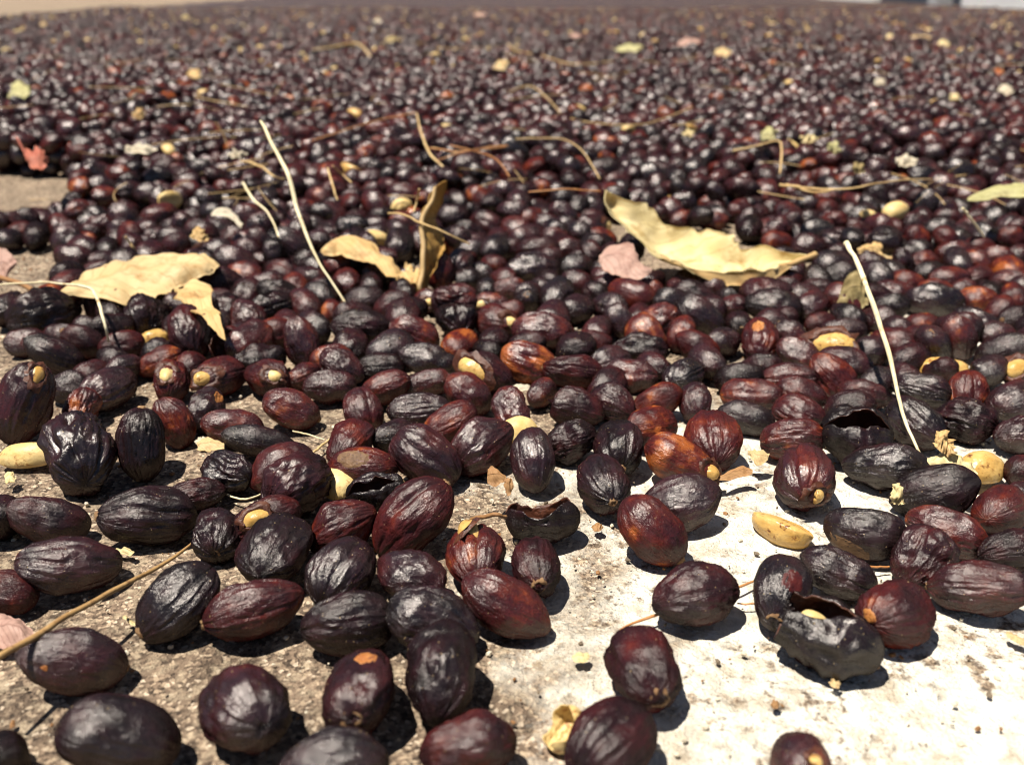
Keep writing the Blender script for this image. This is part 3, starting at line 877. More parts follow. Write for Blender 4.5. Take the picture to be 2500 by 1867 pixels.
# ------------------------------------------------------------------ husks: split open skins
def husk(px, py, Lp, Wp, ang, opening, mouth, label, seed, z_lift=0.0, tone=.08, tilt=0.0, flare=.25, bean=None, closed_end=1.0, end_slit=False):
    """a skin shell open over `opening` degrees round its axis, the mouth turned to direction `mouth` (world vector)"""
    g = np.random.default_rng(seed); so = g.uniform(0, 30, 3)
    Pq = on_z(px, py, .005 + z_lift); zc = (Pq - C0) @ FW; r = Wp * zc / FPX / 2; A = Lp * zc / FPX / 2
    nu, nv = 44, 30
    half = math.radians(360 - opening) / 2
    ti, qi = np.meshgrid(np.linspace(0, 1, nv + 1), np.linspace(-1, 1, nu + 1), indexing='ij'); ti = ti.ravel(); qi = qi.ravel()
    x = -1 + 2 * ti; edge = np.abs(qi) ** 6; sd = (qi > 0) * 9.0
    jag = noise(np.stack([ti * 5 + so[0], sd, 0 * ti], 1), 3) * .07 + noise(np.stack([ti * 14 + so[0], sd, 0 * ti + 2], 1), 4) * .04
    hw = half * (1 + edge * jag); narrow = 1 - (-.0 + .75) * np.clip(x * closed_end, 0, 1) ** 3 * 0
    # the slit closes towards both ends, widest near one third
    slit = np.clip(np.sin(math.pi * np.clip((ti + .10) / 1.0, 0, 1)), 0, 1) ** .8
    if end_slit: slit = np.clip(.95 - 1.4 * ti, 0, 1) ** .8
    hw = math.pi - (math.pi - hw) * slit
    an = -math.pi / 2 + qi * hw
    sx_ = np.sqrt(np.clip(1 - (x * .985) ** 2, 0, None)) ** .85
    if end_slit: sx_ = np.where(x < -.2, np.maximum(sx_, .80 - .15 * (-.2 - x)), sx_)
    p = np.stack([x * A / r, sx_ * np.cos(an), sx_ * np.sin(an)], 1)
    wq = np.stack([np.cos(an) * 3, np.sin(an) * 3, x], 1)
    m = 1 + .20 * noise(p * 1.3 + so, 1) + .08 * noise(p * 4 + so, 2) + .03 * noise(p * 9 + so, 7) + .10 * (1 - np.abs(noise(wq + so, 6)) * 2) + flare * edge * (.5 + .5 * noise(p * 2 + so, 5)) * slit
    V0 = np.vstack([np.stack([x * A * k, sx_ * np.cos(an) * r * m * th, sx_ * np.sin(an) * r * m * th], 1) for k, th in ((1, 1.0), (.975, .94))])
    LO = np.vstack([p, p]); WR = np.vstack([np.stack([np.cos(an), np.sin(an), x * .3], 1)] * 2)
    F = []; FM = []; K = nu + 1; off = (nv + 1) * K
    for i in range(nv):
        for j in range(nu):
            a, b, c_, d = i * K + j, i * K + j + 1, (i + 1) * K + j + 1, (i + 1) * K + j
            F.append((a, d, c_, b)); FM.append(0); F.append((off + a, off + b, off + c_, off + d)); FM.append(1)
    for i in range(nv):
        for j in (0, nu):
            a, d = i * K + j, (i + 1) * K + j
            F.append((a, d, off + d, off + a) if j else (a, off + a, off + d, d)); FM.append(1)
    me = mesh_from('cherry_husk', V0, F, [SKIN, INNER], attrs={'loc': LO, 'wr': WR}, fmat=FM)
    ob = link('cherry_husk', me); ob['tone'] = tone
    V_ = (Pq - C0); V_ = V_ / np.linalg.norm(V_); ri = np.array((1.0, 0, 0)); ui = np.cross(ri, V_); ui = ui if ui[2] > 0 else -ui
    a = math.radians(ang); d = math.cos(a) * ri + math.sin(a) * ui; d[2] *= .45; d = d / np.linalg.norm(d)
    M3 = frame(d, mouth)
    zmin = min((M3 @ Vector(v)).z for v in V0[::7])
    Pz = Vector(Pq); 
    Pq2 = on_z(px, py, -zmin * .9 + z_lift)
    ob.matrix_world = Matrix.Translation(Vector(Pq2)) @ M3.to_4x4()
    tag(ob, label, 'husk', 'split cherry skins')
    if bean:
        bo = link('bean', bean_mesh('bean', A * bean, r * bean * .9, r * bean * .5, BEAN, seed), ob)
        bo.location = (-A * .40, 0, r * .22); bo.rotation_euler = (.3, .35, .2)
    link('calyx', scar_mesh(A * .96, r, False, seed), ob)
    return ob
husk(1325, 1262, 185, 118, 0, 165, (-.12, .40, 1), 'half of an empty black skin lying open like a bowl beside dry bracts', 11, tone=.10, flare=.30)
husk(2030, 1556, 245, 172, -38, 55, (-.45, .1, .9), 'big split black cherry skin gaping to the upper left, yellow pulp inside', 12, tone=.06, bean=.7, flare=.02, end_slit=True)
husk(2090, 1062, 170, 140, -15, 34, (-.1, -.60, .85), 'torn black husk with a dark hollow beside the leaning pale stalk', 13, tone=.08, flare=.15)
husk(918, 1200, 150, 96, 25, 36, (.25, -.6, .8), 'black split skin behind the large seamed red cherry', 14, tone=.04, z_lift=.003, flare=.35)
husk(1378, 1778, 122, 96, 60, 180, (-.55, .1, .8), 'broken yellow parchment shell behind the deep seamed purple cherry', 15, tone=.5).data.materials[0] = BEAN
bpy.data.objects['cherry_husk.004'].data.materials[1] = BEAN
husk(1112, 728, 112, 60, -25, 180, (.1, .5, .9), 'reddish brown skin flap lying over a black cherry in the middle', 16, tone=.55, z_lift=.006)
husk(553, 838, 92, 70, 75, 190, (.5, -.6, .5), 'red-brown curled skin below the torn lobe of the tan leaf', 17, tone=.62, z_lift=.001)

# ------------------------------------------------------------------ leaves
def smooth_curve(pts, n):
    pts = np.asarray(pts, float); m = len(pts)
    t = np.linspace(0, m - 1, n); out = []
    for q in t:
        i = min(int(q), m - 2); u = q - i
        p0, p1, p2, p3 = pts[max(i - 1, 0)], pts[i], pts[i + 1], pts[min(i + 2, m - 1)]
        out.append(.5 * ((2 * p1) + (-p0 + p2) * u + (2 * p0 - 5 * p1 + 4 * p2 - p3) * u * u + (-p0 + 3 * p1 - 3 * p2 + p3) * u ** 3))
    return np.array(out)
def sheet(name, A, B, mat, thick=.00022, bulge=(0, 0, 0), rows=14, cols=48, rough=.0005, seed=0, jag=.10, parent=None, mid=.5):
    """a leaf blade between two edges (world points); both sides and the rim are modelled"""
    a = smooth_curve(A, cols); b = smooth_curve(B, cols); V = []; LUV = []
    bulge = np.array(bulge, float)
    for i in range(cols):
        jb = noise(np.array([[i * .55 + seed * 7, 0.5, 1]]), 3)[0] * jag; ja = noise(np.array([[i * .55 + seed * 7, 5.5, 1]]), 4)[0] * jag
        for j in range(rows):
            q = ja + (1 + jb - ja) * j / (rows - 1)
            V.append(a[i] * (1 - q) + b[i] * q + bulge * math.sin(math.pi * min(1, max(0, q))) * math.sin(math.pi * (i + .5) / cols) ** .5)
            LUV.append((i / cols, (j / (rows - 1) - mid) * 2, 0))
    V = np.array(V)
    sc_ = 1 / max(1e-4, np.linalg.norm(a[-1] - a[0]))
    q = noise(V * sc_ * 7 + seed, 1) * rough + noise(V * sc_ * 18 + seed, 2) * rough * .45
    e1 = np.gradient(V.reshape(cols, rows, 3), axis=0).reshape(-1, 3); e2 = np.gradient(V.reshape(cols, rows, 3), axis=1).reshape(-1, 3)
    nn = np.cross(e1, e2); nn /= (np.linalg.norm(nn, axis=1)[:, None] + 1e-12)
    V = V + nn * q[:, None]
    Vb = V - nn * thick; F = []; n0 = len(V)
    for i in range(cols - 1):
        for j in range(rows - 1):
            k = i * rows + j; F.append((k, k + rows, k + rows + 1, k + 1)); F.append((n0 + k, n0 + k + 1, n0 + k + rows + 1, n0 + k + rows))
    rim = [i * rows for i in range(cols)] + [(cols - 1) * rows + j for j in range(1, rows)] + [i * rows + rows - 1 for i in range(cols - 2, -1, -1)] + [j for j in range(rows - 2, 0, -1)]
    for k, m in zip(rim, rim[1:] + rim[:1]): F.append((k, m, n0 + m, n0 + k))
    Vall = np.vstack([V, Vb]); cen = Vall.mean(0)
    if parent is not None: cen = np.array(parent.location)
    me = mesh_from(name, Vall - cen, F, [mat], attrs={'luv': LUV + LUV})
    ob = link(name, me, parent)
    if parent is None: ob.location = cen
    return ob
def py_pts(lst): return [on_y(x, y, Y) for x, y, Y in lst]
def flat_pts(lst, z0, slope, y0):      # pixel outline laid on a sloping plane z = z0 + slope*(y - y0)
    out = []
    for x, y in lst:
        d = ray(x, y); t = (z0 - slope * y0 - CAM_H) / (d[2] - slope * d[1]); out.append(C0 + d * t)
    return out
def tube(name, pts, rad, mat, n=60, seg=9, wob=.12, seed=0, parent=None, ends=True):
    c = smooth_curve(pts, n); rr = np.interp(np.linspace(0, 1, n), np.linspace(0, 1, len(rad)), rad)
    c = c + np.stack([noise(np.stack([np.arange(n) * .22 + seed, np.full(n, k * 3.3), np.zeros(n)], 1), k) for k in (1, 2, 3)], 1) * rr[:, None] * .35
    V = []; F = []; up = np.array((0.13, .2, 1.0)); LUV = []
    tg = np.gradient(c, axis=0); tg /= np.linalg.norm(tg, axis=1)[:, None]
    for i in range(n):
        s1 = np.cross(tg[i], up); s1 /= np.linalg.norm(s1); s2 = np.cross(tg[i], s1)
        aa = 2 * math.pi * np.arange(seg) / seg
        w = 1 + wob * noise(np.stack([np.full(seg, i * .3 + seed), np.cos(aa), np.sin(aa)], 1), 5)
        V += list(c[i] + (s1 * np.cos(aa)[:, None] + s2 * np.sin(aa)[:, None]) * rr[i] * w[:, None])
    for i in range(n - 1):
        for j in range(seg): F.append((i * seg + j, i * seg + (j + 1) % seg, (i + 1) * seg + (j + 1) % seg, (i + 1) * seg + j))
    F.append(tuple(range(seg))[::-1]); F.append(tuple(range((n - 1) * seg, n * seg)))
    V = np.array(V); cen = V.mean(0) if parent is None else np.array(parent.location)
    ob = link(name, mesh_from(name, V - cen, F, [mat]), parent)
    if parent is None: ob.location = cen
    return ob

# big curled yellow leaf, a boat standing on its keel
yb = on_z(1700, 722, 0)[1]
A = py_pts([(1470, 466, yb + .022), (1484, 520, yb + .014), (1535, 578, yb + .006), (1610, 625, yb), (1690, 655, yb - .004), (1780, 668, yb - .005), (1860, 662, yb - .004), (1920, 646, yb), (1978, 630, yb + .005)])
B = py_pts([(1473, 460, yb + .024), (1535, 486, yb + .026), (1590, 505, yb + .028), (1625, 548, yb + .026), (1690, 556, yb + .026), (1775, 570, yb + .022), (1812, 606, yb + .018), (1858, 602, yb + .014), (1974, 622, yb + .006)])
lf = sheet('dry_leaf', A, B, LEAF_Y, bulge=(0, .006, -.006), rows=22, cols=70, rough=.0016, seed=1, jag=.06, mid=0.12)
tag(lf, 'big pale yellow leaf with dark pinholes, curled like a boat', 'leaf', 'dry leaves among the cherries')
tube('leaf_stalk', py_pts([(1900, 651, yb), (1940, 640, yb + .002), (1976, 628, yb + .005), (1990, 620, yb + .007)]), [.0009, .0008, .001], LEAF_O, 20, 8, parent=lf)
Bk = py_pts([(1640, 640, yb - .002), (1740, 688, yb - .006), (1800, 698, yb - .006), (1870, 690, yb - .004), (1935, 650, yb)])
sheet('leaf_fold', A[3:8], Bk, LEAF_O, rows=8, cols=30, rough=.0008, seed=4, parent=lf)
# flat torn tan leaf
A = flat_pts([(150, 718), (185, 690), (230, 660), (325, 630), (420, 626), (500, 630), (532, 656)], .012, .10, .27)
B = flat_pts([(152, 722), (232, 728), (315, 740), (380, 728), (425, 708), (470, 688), (520, 668)], .012, .10, .27)
lf = sheet('dry_leaf', A, B, LEAF_T, bulge=(0, 0, .003), rows=20, cols=54, rough=.0016, seed=2, jag=.05)
tag(lf, 'broad torn tan leaf lying across cherries with a ragged hanging lobe', 'leaf', 'dry leaves among the cherries')
A = [on_z(*q) for q in [(426, 708, .0105), (436, 738, .011), (470, 757, .0118), (495, 775, .0118), (518, 800, .0112), (534, 824, .0100)]]
B = [on_z(*q) for q in [(468, 688, .0105), (512, 700, .0110), (517, 735, .0125), (537, 760, .0130), (542, 790, .0120), (543, 826, .0102)]]
sheet('torn_lobe', A, B, LEAF_O, rows=12, cols=30, rough=.0014, seed=5, jag=.16, parent=lf)
tube('leaf_stalk', flat_pts([(-30, 668), (40, 690), (100, 716), (155, 720)], .012, .1, .27), [.0007, .0007, .0006], CHIP, 24, 8, parent=lf)
# folded orange leaf
A = py_pts([(784, 616, .268), (815, 590, .270), (860, 581, .270), (905, 598, .266), (950, 634, .260), (976, 672, .254)])
B = py_pts([(790, 622, .264), (820, 624, .262), (865, 634, .258), (908, 646, .254), (945, 676, .250), (962, 686, .249)])
lf = sheet('dry_leaf', A, B, LEAF_O, bulge=(0, 0, .002), rows=12, cols=40, rough=.0010, seed=3, jag=.06)
tag(lf, 'folded orange-yellow leaf arching down towards the ochre strip', 'leaf', 'dry leaves among the cherries')
A = py_pts([(975, 668, .254), (985, 655, .256), (1005, 652, .257), (1028, 660, .256), (1034, 690, .252)])
B = py_pts([(962, 685, .249), (975, 690, .248), (1000, 692, .248), (1015, 705, .247), (1026, 716, .246)])
sheet('leaf_base', A, B, LEAF_O, rows=9, cols=24, rough=.0012, seed=6, parent=lf)
# upright ochre strip
yb = on_z(1030, 752, 0)[1]
A = py_pts([(1062, 456, yb + .018), (1052, 492, yb + .016), (1030, 538, yb + .013), (1034, 604, yb + .008), (1033, 660, yb + .004), (1024, 700, yb), (1030, 716, yb)])
B = py_pts([(1092, 446, yb + .020), (1078, 496, yb + .022), (1066, 534, yb + .022), (1084, 580, yb + .018), (1078, 616, yb + .013), (1046, 672, yb + .006), (1040, 718, yb + .002)])
lf = sheet('dry_leaf', A, B, LEAF_B, rows=12, cols=48, bulge=(.001, .003, 0), rough=.0010, seed=7, jag=.05)
tag(lf, 'narrow ochre leaf strip standing upright, twisted at the top', 'leaf', 'dry leaves among the cherries')
tube('leaf_edge', A, [.00045, .0007, .0007, .0005], LEAF_T, 40, 7, parent=lf)
def patch(name, up, lo, z0, slope, mat, label, seed, rough=.0006, cat='leaf', group='dry leaves among the cherries', bulge=(0, 0, .0012), rows=10, cols=28, jag=.06):
    y0 = on_z(*lo[len(lo) // 2], z0)[1]
    ob = sheet(name, flat_pts(up, z0, slope, y0), flat_pts(lo, z0, slope, y0), mat, rows=rows, cols=cols, rough=rough, seed=seed, bulge=bulge, jag=jag)
    return tag(ob, label, cat, group)
patch('dry_leaf', [(1461, 640), (1484, 604), (1540, 592), (1550, 612), (1560, 640), (1590, 660)], [(1464, 644), (1474, 660), (1500, 672), (1530, 682), (1562, 684), (1588, 664)], .008, .55, LEAF_P, 'pinkish brown leaf scrap in the shade edge of the big curled leaf', 21)
patch('dry_leaf', [(2042, 745), (2060, 690), (2080, 664), (2095, 664), (2108, 680), (2118, 735)], [(2048, 750), (2066, 752), (2080, 754), (2094, 754), (2106, 750), (2116, 742)], .004, 2.2, LEAF_D, 'olive brown leaf propped up behind the leaning pale stalk', 22)
lf = patch('dry_leaf', [(2360, 488), (2390, 470), (2440, 456), (2480, 451), (2540, 448)], [(2362, 492), (2400, 490), (2440, 482), (2490, 484), (2545, 478)], .020, .30, LEAF_G, 'green-tinged curled leaf at the right edge on the bed', 23)
tube('leaf_stalk', flat_pts([(2290, 456), (2320, 470), (2360, 490), (2420, 478), (2500, 466)], .021, .3, .40), [.0012, .0010, .0008, .0005], LEAF_W, 30, 8, parent=lf)
patch('dry_leaf', [(2095, 612), (2120, 598), (2146, 596), (2152, 622)], [(2096, 618), (2118, 628), (2140, 632), (2154, 630)], .006, .8, LEAF_O, 'small curled orange leaf at the bed edge right of the stalk tip', 24)
patch('dry_leaf', [(2150, 622), (2165, 612), (2190, 618), (2205, 626)], [(2150, 628), (2168, 634), (2190, 634), (2206, 630)], .003, .2, LEAF_T, 'crumbled tan leaf bit lying on the floor by the bed edge', 25)
patch('dry_leaf', [(-40, 1500), (20, 1505), (58, 1524), (84, 1552)], [(-40, 1580), (10, 1582), (45, 1582), (60, 1594)], .0015, .25, LEAF_P, 'pinkish tan leaf piece at the left edge under the brown twig', 26, rough=.0004)
patch('dry_leaf', [(2268, 1128), (2296, 1108), (2332, 1120), (2372, 1138)], [(2275, 1148), (2306, 1142), (2340, 1150), (2380, 1175)], .007, .35, LEAF_Y, 'torn pale yellow leaf behind the glossy black cherry', 27)
patch('dry_leaf', [(2284, 1085), (2300, 1060), (2318, 1075), (2326, 1116)], [(2284, 1092), (2296, 1102), (2308, 1112), (2322, 1122)], .009, 1.2, LEAF_O, 'crumpled orange leaf tuft at the foot of the leaning pale stalk', 28, rough=.0009)
patch('dry_leaf', [(2176, 1228), (2188, 1182), (2200, 1196)], [(2180, 1230), (2194, 1232), (2198, 1226)], .004, .9, LEAF_Y, 'little yellow leaf corner sticking out from under the glossy black cherry', 29)
patch('dry_leaf', [(-10, 615), (10, 608), (40, 640), (18, 660)], [(-10, 690), (5, 690), (14, 684), (20, 672)], .008, 1.0, LEAF_P, 'pinkish leaf shred at the left edge behind the brown leaf stalk', 30)
patch('dry_leaf', [(470, 572), (488, 556), (500, 572), (510, 584)], [(468, 580), (480, 588), (495, 590), (508, 588)], .012, .9, LEAF_O, 'small amber leaf point among the bed left of the leaning stalk', 31)
patch('dry_leaf', [(516, 518), (545, 512), (572, 524), (592, 548)], [(516, 528), (545, 528), (570, 538), (588, 558)], .013, .4, LEAF_W, 'bleached pale leaf strip in the bed left of the leaning stalk', 32)
patch('dry_leaf', [(1855, 696), (1800, 700), (1820, 672), (1880, 660)][::-1], [(1862, 706), (1830, 716), (1808, 714), (1796, 702)][::-1][::-1], .002, .1, LEAF_W, 'dusty pale leaf lying flat under the tip of the big curled leaf', 33)

# small chips and flakes
CHIPS = [([(1750, 1168), (1780, 1152), (1812, 1140), (1832, 1152)], [(1752, 1172), (1785, 1172), (1815, 1164), (1833, 1158)], .003, .5, CHIP, 'curved orange-brown chip beside the star-wrinkled red cherry'),
         ([(1826, 1104), (1855, 1102), (1878, 1108)], [(1832, 1110), (1848, 1138), (1874, 1122)], .003, .4, LEAF_T, 'tan flat chip in the shadow of the red ribbed cherry'),
         ([(1192, 1150), (1200, 1138), (1232, 1166)], [(1190, 1180), (1212, 1186), (1236, 1172)], .006, 1.0, CHIP, 'reddish dry bract left of the open half skin'),
         ([(1234, 1170), (1246, 1168), (1250, 1178)], [(1232, 1186), (1240, 1208), (1248, 1202)], .006, 1.4, CHIP, 'second reddish bract just above the open half skin'),
         ([(485, 1080), (510, 1070), (545, 1084)], [(482, 1100), (515, 1104), (548, 1096)], .003, .5, LEAF_T, 'tan flake under the shiny red-orange cherry'),
         ([(478, 1078), (488, 1072), (500, 1068)], [(480, 1084), (490, 1086), (502, 1082)], .002, .2, LEAF_W, 'tiny pale flake by the shiny red-orange cherry'),
         ([(275, 1345), (300, 1342), (325, 1352)], [(278, 1350), (302, 1352), (324, 1358)], .0015, .2, LEAF_Y, 'yellow sliver at the right end of the bluish ribbed cherry'),
         ([(302, 1508), (330, 1530), (358, 1556)], [(308, 1506), (336, 1528), (362, 1553)], .0015, .1, LEAF_Y, 'yellow sliver lying below the glossy black wrinkled cherry'),
         ([(1400, 1606), (1415, 1598), (1438, 1602)], [(1402, 1614), (1420, 1618), (1436, 1610)], .0012, .1, LEAF_Y, 'small yellow flake on the floor left of the lone dented cherry'),
         ([(14, 1160), (24, 1152), (36, 1170)], [(16, 1182), (26, 1180), (36, 1176)], .002, .3, LEAF_Y, 'yellow crumb below the long pale bean'),
         ([(2456, 1545), (2480, 1555), (2510, 1570)], [(2462, 1555), (2482, 1568), (2512, 1582)], .0015, .1, LEAF_T, 'yellowish flake on the white floor at the right edge'),
         ([(1252, 945), (1270, 940), (1294, 942)], [(1254, 952), (1272, 955), (1290, 952)], .004, .2, LEAF_W, 'whitish chip wedged below the orange-folded cherry'),
         ([(1885, 1722), (1890, 1716), (1897, 1720)], [(1886, 1726), (1891, 1727), (1897, 1724)], .0012, .1, CHIP, 'brown crumb on the white floor below the big split husk'),
         ([(2028, 1668), (2038, 1664), (2046, 1670)], [(2030, 1674), (2038, 1678), (2046, 1676)], .0015, .1, LEAF_T, 'tan crumb at the underside of the big split husk'),
         ([(1448, 1286), (1458, 1282), (1468, 1288)], [(1449, 1296), (1458, 1298), (1467, 1294)], .001, .1, CHIP, 'small brown flake on the white floor right of the open half skin')]
for i, (u, l, z, s, m, lab) in enumerate(CHIPS):
    patch('leaf_flake', u, l, z, s, m, lab, 40 + i, rough=.0003, cat='flake', group='flakes and chips on the floor', bulge=(0, 0, .0005), rows=6, cols=14, jag=.08)
# bits lying on the far bed: centre, width, height in photo pixels
FAR = [(1535, 118, 84, 24, LEAF_G, 'yellow-green leaf lying far out on the bed'), (1764, 130, 56, 30, LEAF_T, 'tan folded leaf right of the yellow-green one'),
       (1680, 106, 74, 30, LEAF_P, 'arched brownish leaf between the yellow-green and the tan one'), (475, 182, 40, 28, LEAF_O, 'glowing tan leaf bit far out on the bed at the left'),
       (48, 226, 64, 56, LEAF_G, 'greenish yellow leaf at the left edge of the bed'), (88, 392, 62, 66, LEAF_R, 'crumpled bright red leaf at the left bed edge'),
       (345, 368, 95, 22, LEAF_W, 'bleached leaf lying in the bed right of the red one'), (339, 283, 34, 20, LEAF_O, 'small golden leaf bit above the bleached leaf'),
       (2453, 222, 48, 26, LEAF_W, 'white scrap in the bed at the right edge'), (2148, 204, 32, 18, LEAF_W, 'whitish crumb left of the white scrap'),
       (2302, 108, 36, 20, LEAF_Y, 'pale scrap far out on the right'), (2250, 92, 66, 14, LEAF_T, 'long pale sliver left of the pale scrap'),
       (2172, 90, 22, 18, LEAF_Y, 'bright yellow spot of leaf far out on the bed'), (1877, 332, 48, 34, LEAF_G, 'green-brown tuft in the bed behind the big curled leaf'),
       (2037, 368, 30, 22, LEAF_G, 'little green scrap right of the green-brown tuft'), (1973, 345, 42, 16, LEAF_Y, 'yellow flake between the tuft and the green scrap'),
       (921, 54, 26, 18, LEAF_W, 'white dot of leaf at the far middle of the bed'), (1402, 90, 42, 16, LEAF_P, 'pinkish far leaf left of the yellow-green one'),
       (1222, 160, 46, 28, LEAF_T, 'tan crumpled bit where the long thin twig starts'), (452, 42, 28, 14, LEAF_D, 'dark olive leaf spot near the far left edge'),
       (955, 98, 40, 20, LEAF_D, 'olive green leaf bit below the white dot'), (2470, 148, 52, 14, LEAF_O, 'orange sliver at the far right edge'),
       (2210, 398, 60, 26, LEAF_W, 'pale frayed scrap behind the long tan straw'), (580, 383, 44, 16, LEAF_W, 'pale flat scrap behind the leaning left stalk'),
       (2330, 240, 30, 16, LEAF_Y, 'yellow scrap left of the white one'), (1880, 60, 34, 14, LEAF_T, 'far tan leaf under the dark doors'),
       (106, 60, 20, 10, LEAF_T, 'tan speck near the pale floor at the far left'), (1172, 36, 40, 10, LEAF_P, 'pinkish leaf far out at the top middle'),
       (2095, 420, 26, 12, LEAF_D, 'olive crumb over the long tan straw'), (1680, 330, 22, 14, LEAF_Y, 'yellow crumb left of the green-brown tuft')]
BEDZ = .020
for i, (x, y, w, h, m, lab) in enumerate(FAR):
    w *= .8; h *= .8
    y0 = on_z(x, y + h / 2, BEDZ + .002)[1]; g = np.random.default_rng(80 + i); k = g.uniform(-.25, .25)
    up = [(x - w / 2, y + h * .1 + k * h), (x - w * .2, y - h * .45), (x + w * .15, y - h * .5), (x + w / 2, y - h * .05 - k * h)]
    lo = [(x - w / 2, y + h * .2 + k * h), (x - w * .2, y + h * .42), (x + w * .2, y + h * .5), (x + w / 2, y + h * .05 - k * h)]
    ob = sheet('dry_leaf', flat_pts(up, BEDZ + .004, .5, y0), flat_pts(lo, BEDZ + .004, .5, y0), m, rows=8, cols=18, rough=.0016, seed=80 + i, jag=.1, bulge=(0, 0, .002))
    tag(ob, lab, 'leaf', 'leaf litter on the bed')

# ------------------------------------------------------------------ stalks, twigs and needles
def stick(name, pts, rad_px, mat, label, cat, group, n=60):
    """pts: (x, y, height above the floor) -> real 3D points; rad_px at the photo's scale"""
    W3 = []; rr = []
    for k, p in enumerate(pts):
        q = on_z(p[0], p[1], p[2]); W3.append(q)
        rp = rad_px[k] if hasattr(rad_px, '__len__') else rad_px
        rr.append(.64 * rp * ((q - C0) @ FW) / FPX)
    ob = tube(name, W3, rr, mat, n, 9, seed=len(label))
    return tag(ob, label, cat, group)
def lean(pts, y_base, y_top):          # stalks that rise: depth runs from base to tip
    n = len(pts); return [on_y(x, y, y_base + (y_top - y_base) * i / (n - 1)) for i, (x, y) in enumerate(pts)]
G = 'stalks and twigs'
yb = on_z(862, 790, 0)[1] - .010
w3 = lean([(862, 775), (853, 755), (815, 695), (780, 644), (755, 588), (736, 540), (723, 503), (706, 435), (684, 390), (661, 345), (646, 312), (636, 296)], yb, yb + .045)
ob = tube('plant_stalk', w3, [.00024, .00028, .00034, .00046, .00055, .00055, .00045, .00034], STEM, 80, 10, seed=3)
tag(ob, 'long pale stalk leaning left out of the cherries, tip far back', 'stalk', G)
yb = on_z(2265, 1160, 0)[1] - .007
w3 = lean([(2266, 1150), (2258, 1134), (2232, 1080), (2212, 1030), (2198, 985), (2187, 938), (2172, 870), (2150, 800), (2124, 723), (2108, 680), (2091, 638), (2078, 612), (2066, 593)], yb, yb + .055)
ob = tube('plant_stalk', w3, [.00022, .00025, .0003, .00036, .00044, .0005, .00053, .00046, .00068], STEM, 80, 10, seed=5)
tag(ob, 'pale stalk with a knobbed tip leaning over the cherries at the right', 'stalk', G)
stick('twig', [(-60, 1640, .0095), (0, 1602, .0092), (147, 1514, .0080), (250, 1458, .0067), (339, 1408, .0055), (420, 1362, .004), (486, 1311, .0025), (492, 1290, .002)], [14, 14, 12, 10.5, 9, 7, 5, 4], TWIG, 'brown tapering twig slanting across the lower left corner', 'twig', G)
stick('pine_needle', [(1512, 1537, .001), (1545, 1520, .0012), (1600, 1502, .0014), (1700, 1470, .001), (1790, 1438, .0016), (1880, 1400, .001)], [2, 5, 6, 6, 6, 3], NEEDLE, 'orange pine needle lying under the dull purple cherry on white floor', 'needle', G)
stick('pine_needle', [(1800, 1472, .001), (1830, 1474, .0013), (1880, 1470, .001)], [3, 4, 3], NEEDLE, 'short orange needle tip touching the round black red-cheeked cherry', 'needle', G)
stick('straw', [(2080, 1380, .001), (2120, 1383, .0015), (2170, 1383, .001)], [4, 4.5, 4], NEEDLE, 'orange straw between the grey-black ribbed and the crumpled dark cherry', 'straw', G)
stick('straw', [(-40, 698, .012), (50, 692, .013), (115, 690, .014), (207, 700, .015), (232, 718, .014), (246, 757, .013), (258, 800, .010), (265, 834, .006)], [3, 3.5, 4, 5, 6, 6, 5, 4], STEM, 'bent pale straw hooked over the torn tan leaf', 'straw', G, 80)
stick('straw', [(1905, 452, .021), (1960, 458, .022), (2023, 463, .023), (2090, 458, .024), (2147, 447, .024), (2210, 440, .023), (2275, 437, .021)], [6, 5, 4, 4, 3, 3, 2], STRAW, 'long tan straw lying across the bed at the right', 'straw', G, 80)
stick('straw', [(1920, 450, .021), (1990, 470, .022), (2040, 462, .024)], [4, 4, 3], STRAW, 'shorter tan straw crossing the long one', 'straw', G)
stick('twig', [(1243, 226, .022), (1270, 214, .026), (1300, 212, .028), (1339, 243, .024), (1379, 283, .021), (1446, 300, .022), (1559, 305, .022), (1620, 290, .022), (1690, 262, .021)], 2.3, STRAW, 'long thin curling twig on the bed behind the middle', 'twig', G, 100)
stick('twig', [(1017, 277, .030), (1024, 310, .028), (1036, 345, .026), (1052, 380, .023), (1082, 408, .020)], [3, 4, 4.5, 5, 4], STRAW, 'tan stalk rising from the bed above the ochre strip', 'twig', G)
stick('pine_needle', [(760, 345, .020), (830, 322, .023), (900, 300, .025), (960, 286, .026), (1014, 276, .028)], [2.5, 2.5, 2.5, 2.5, 2], NEEDLE, 'thin orange needle running to the tan rising stalk', 'needle', G)
stick('pine_needle', [(1048, 362, .023), (1120, 370, .023), (1180, 364, .024), (1236, 359, .024)], 2.6, NEEDLE, 'orange needle, the straightest of the crossed ones on the bed', 'needle', G)
stick('pine_needle', [(1068, 392, .021), (1130, 372, .024), (1200, 358, .025), (1240, 356, .026)], 2.4, NEEDLE, 'orange needle rising across the straight one', 'needle', G)
stick('pine_needle', [(1100, 356, .024), (1170, 372, .023), (1215, 392, .022), (1244, 432, .020)], 2.4, NEEDLE, 'orange needle bending down to the right among the crossed ones', 'needle', G)
stick('plant_stalk', [(593, 446, .022), (606, 468, .021), (622, 492, .020), (650, 515, .019), (668, 545, .018), (680, 580, .016)], [5, 5, 5, 4, 3.5, 3], STEM, 'thin greenish stalk in the bed left of the leaning stalk', 'stalk', G)
stick('twig', [(588, 394, .022), (612, 398, .023), (640, 408, .023), (664, 428, .023), (692, 438, .021)], [4, 5, 5, 4, 4], STRAW, 'orange-tan bark strip crossing behind the leaning left stalk', 'twig', G)
